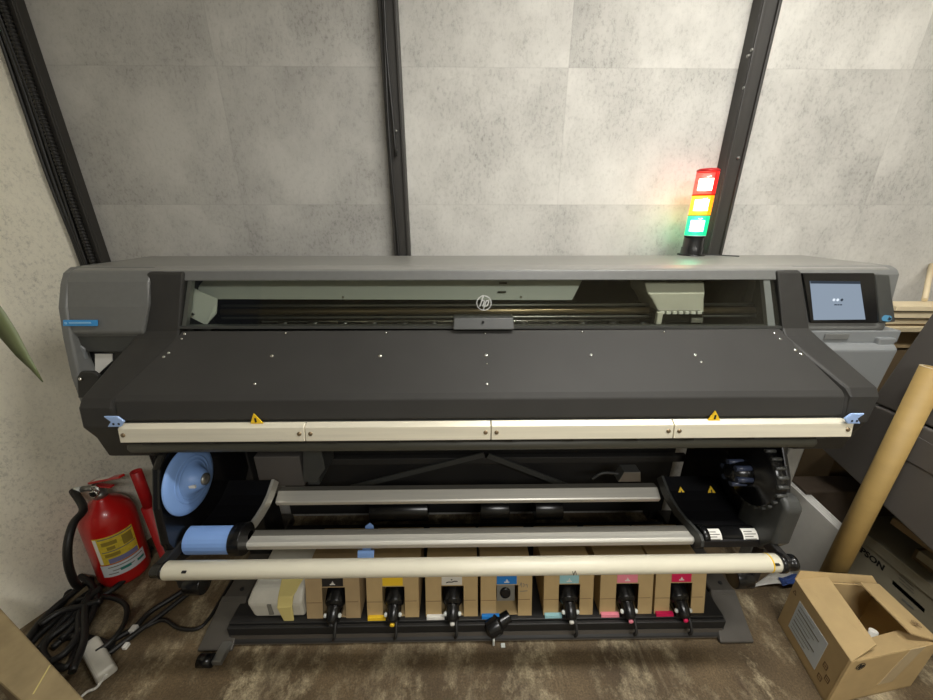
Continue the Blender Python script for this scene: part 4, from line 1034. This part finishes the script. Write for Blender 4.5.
# white paper and blue film on the floor
pp = [U(750, 588, 'z', .003), U(800, 586, 'z', .003), U(812, 577, 'z', .003), U(770, 574, 'z', .003)]
rings = []
for k in range(7):
    t = k / 6.; a = pp[0].lerp(pp[1], t); b = pp[3].lerp(pp[2], t); h = .02 * math.sin(t * math.pi) + .002
    rings.append([a + V((0, 0, h)), b + V((0, 0, h * .6 + .004)), b + V((0, 0, h * .6 + .003)), a + V((0, 0, h - .001))])
single('paper_sheet', MB().loft(rings, smooth=True), 'white', 'white paper sheet on the floor under the right end of the tube', 'paper')
pp = [U(783, 586, 'z', .03), U(812, 582, 'z', .03), U(800, 574, 'z', .03), U(778, 577, 'z', .03)]
rings = []
for k in range(6):
    t = k / 5.; a = pp[0].lerp(pp[1], t); b = pp[3].lerp(pp[2], t); h = .008 * math.sin(t * 7)
    rings.append([a + V((0, 0, h)), b + V((0, 0, -h)), b + V((0, 0, -h - .001)), a + V((0, 0, h - .001))])
single('plastic_film', MB().loft(rings, smooth=True), 'blue2', 'crumpled dark blue plastic film lying on the white paper', 'film')

# cardboard core leaning
b_ = U(830, 578, 'y', 1.045); t_ = U(935, 368, 'y', 1.10)
e = (t_ - b_).normalized(); b0 = b_ - e * ((b_.z - .03) / e.z)
rt = .035; LN = (t_ - b0).length
CT = root('cardboard_core', tuple(b0), 'long golden brown cardboard tube leaning at the right of the printer', 'tube')
obj('core_wall', MB().lathe(b0, e, [(0, rt - .008), (0, rt), (LN, rt), (LN, rt - .008), (0.01, rt - .0081)], 36, caps=False), 'core', CT)
obj('rim', MB().lathe(b0 + e * LN, e, [(-.001, rt - .0085), (-.001, rt + .0003), (.001, rt + .0003), (.001, rt - .0085)], 36, caps=False), 'cream', CT, label='pale cut rim of the tube')

# open carton in front
H_ = .23
A_ = V((1.28, .99, 0)); B_ = V((1.22, .716, 0)); C_ = V((1.565, .765, 0)); D_ = V((1.575, .965, 0))
BX = root('open_carton', ((A_ + C_) / 2).to_tuple()[:2] + (0,), 'open cardboard carton with a white shipping label in the lower right corner', 'carton')
z = V((0, 0, H_)); mb = MB()
ct = (A_ + B_ + C_ + D_) / 4
for p, q2 in ((A_, B_), (B_, C_), (C_, D_), (D_, A_)):
    n = V(((q2 - p).y, -(q2 - p).x, 0)).normalized()
    if n.dot(p - ct) < 0: n = -n
    mb.slab([p, q2, q2 + z, p + z], .006, n)
mb.slab([A_, B_, C_, D_], .006, (0, 0, -1))
obj('carton_body', mb, 'card', BX)
z = V((0, 0, H_ + .002))
# left flap folded in nearly flat, front flap inward, right flap raised
ix = (D_ - A_).normalized()
fA, fB = A_ + z, B_ + z
fl1 = obj('flap', MB().slab([fA, fB, fB + V((.10, .03, .03)), fA + V((.115, -.005, .02))], .005), 'card', BX)
fl2 = obj('flap', MB().slab([D_ + z, C_ + z, C_ + z + V((-.10, .01, .028)), D_ + z + V((-.105, -.02, .035))], .005), 'card', BX)
fl3 = obj('flap', MB().slab([B_ + z + V((.02, .002, 0)), C_ + z - V((.02, 0, 0)), C_ + z + V((-.03, .06, -.02)), B_ + z + V((.10, .07, -.02))], .005), 'card', BX)
fl4 = obj('flap', MB().slab([A_ + z, D_ + z, D_ + z + V((-.02, .012, .03)), A_ + z + V((.02, .012, .03))], .004), 'card', BX)
# contents
obj('inner_divider', MB().slab([A_ + V((.11, -.03, .03)), B_ + V((.12, .04, .03)), B_ + V((.12, .04, .17)), A_ + V((.11, -.03, .17))], .004), 'cardedge', BX)
single('paper_roll', MB().cyl((1.42, .80, .03), (1.43, .83, .19), .012, 14), 'white', 'small white paper roll standing inside the open carton', 'paper')
# markings on the left face (A->B) and the front face (B->C)
uA = (B_ - A_).normalized(); nA = V((uA.y, -uA.x, 0)); nA = nA if nA.x < 0 else -nA
def onA(s, h, off=.0008): return A_ + uA * s + V((0, 0, h)) + nA * off
LL = (B_ - A_).length
lab = obj('shipping_label', MB().slab([onA(.05, .045), onA(.2, .045), onA(.2, .185), onA(.05, .185)], .001, nA), 'label_w', BX, label='white shipping label')
ml = MB()
for k in range(7): ml.strokes(onA(.06, .06 + k * .018, .0012), uA, V((0, 0, 1)), [(0, 0, .08 + .05 * ((k * 7) % 3) / 3, 0)], .005 if k in (2, 5) else .0025, .0005)
obj('label_print', ml, 'greyprint', lab)
for k in range(3):
    obj('handling_mark', MB().strokes(onA(.225 + .022 * (k % 2), .05 + .03 * k, .0008), uA, V((0, 0, 1)), [(-.008, -.01, .008, -.01), (.008, -.01, .008, .01), (.008, .01, -.008, .01), (-.008, .01, -.008, -.01), (-.004, 0, .004, 0)], .003, .0005), 'cardedge', BX)
obj('handling_mark', MB().strokes(onA(.02, .19, .0008), uA, V((0, 0, 1)), [(-.008, -.008, .008, -.008), (.008, -.008, 0, .008), (0, .008, -.008, -.008)], .003, .0005), 'cardedge', BX)
uB = (C_ - B_).normalized(); nB = V((uB.y, -uB.x, 0)); nB = nB if nB.y < 0 else -nB
pb = B_ + uB * .05 + V((0, 0, H_ - .035)) + nB * .0008
obj('printed_logo', logo(MB(), pb, uB, V((0, 0, 1)), .016, .0006, .2), 'ink', BX)
k = B_ + uB * .18 + nB * .0008
obj('tape_strip', MB().slab([k + V((0, 0, .06)), k + uB * .06 + V((0, 0, .06)), k + uB * .11 + V((0, 0, H_)), k + uB * .05 + V((0, 0, H_))], .0008, nB), 'tape', BX, label='clear packing tape')
pb = C_ + z + V((-.045, .05, .028))
obj('flap_logo', logo(MB(), pb + V((.0, -.01, .002)), (.0, -1, 0), (1, 0, -.3), .012, .0006, .2), 'cardedge', fl2)

# ------------------------------------------------------------------ light & view
def area(name, loc, rot, sx, sy, e, col):
    l = bpy.data.lights.new(name, 'AREA'); l.shape = 'RECTANGLE'; l.size = sx; l.size_y = sy; l.energy = e; l.color = col
    o = bpy.data.objects.new(name, l); COL.objects.link(o); o.location = loc; o.rotation_euler = rot; return o


area('ceiling_lamp_light', (.85, .5, 2.64), (0, 0, 0), 1.2, .12, 19, (1, .985, .955))
area('front_fill_light', (.8, -1.4, 2.6), (R(25), 0, 0), 1.2, .3, 27, (1, .985, .955))  # unseen fill added to brighten the window bay and box fronts
W = bpy.data.worlds.new('world'); SC.world = W; W.use_nodes = True
W.node_tree.nodes['Background'].inputs[0].default_value = (.9, .93, 1, 1); W.node_tree.nodes['Background'].inputs[1].default_value = .05
SC.view_settings.view_transform = 'Standard'; SC.view_settings.look = 'None'; SC.view_settings.gamma = 1; SC.view_settings.exposure = .6
try: SC.view_settings.use_curve_mapping = False
except Exception: pass
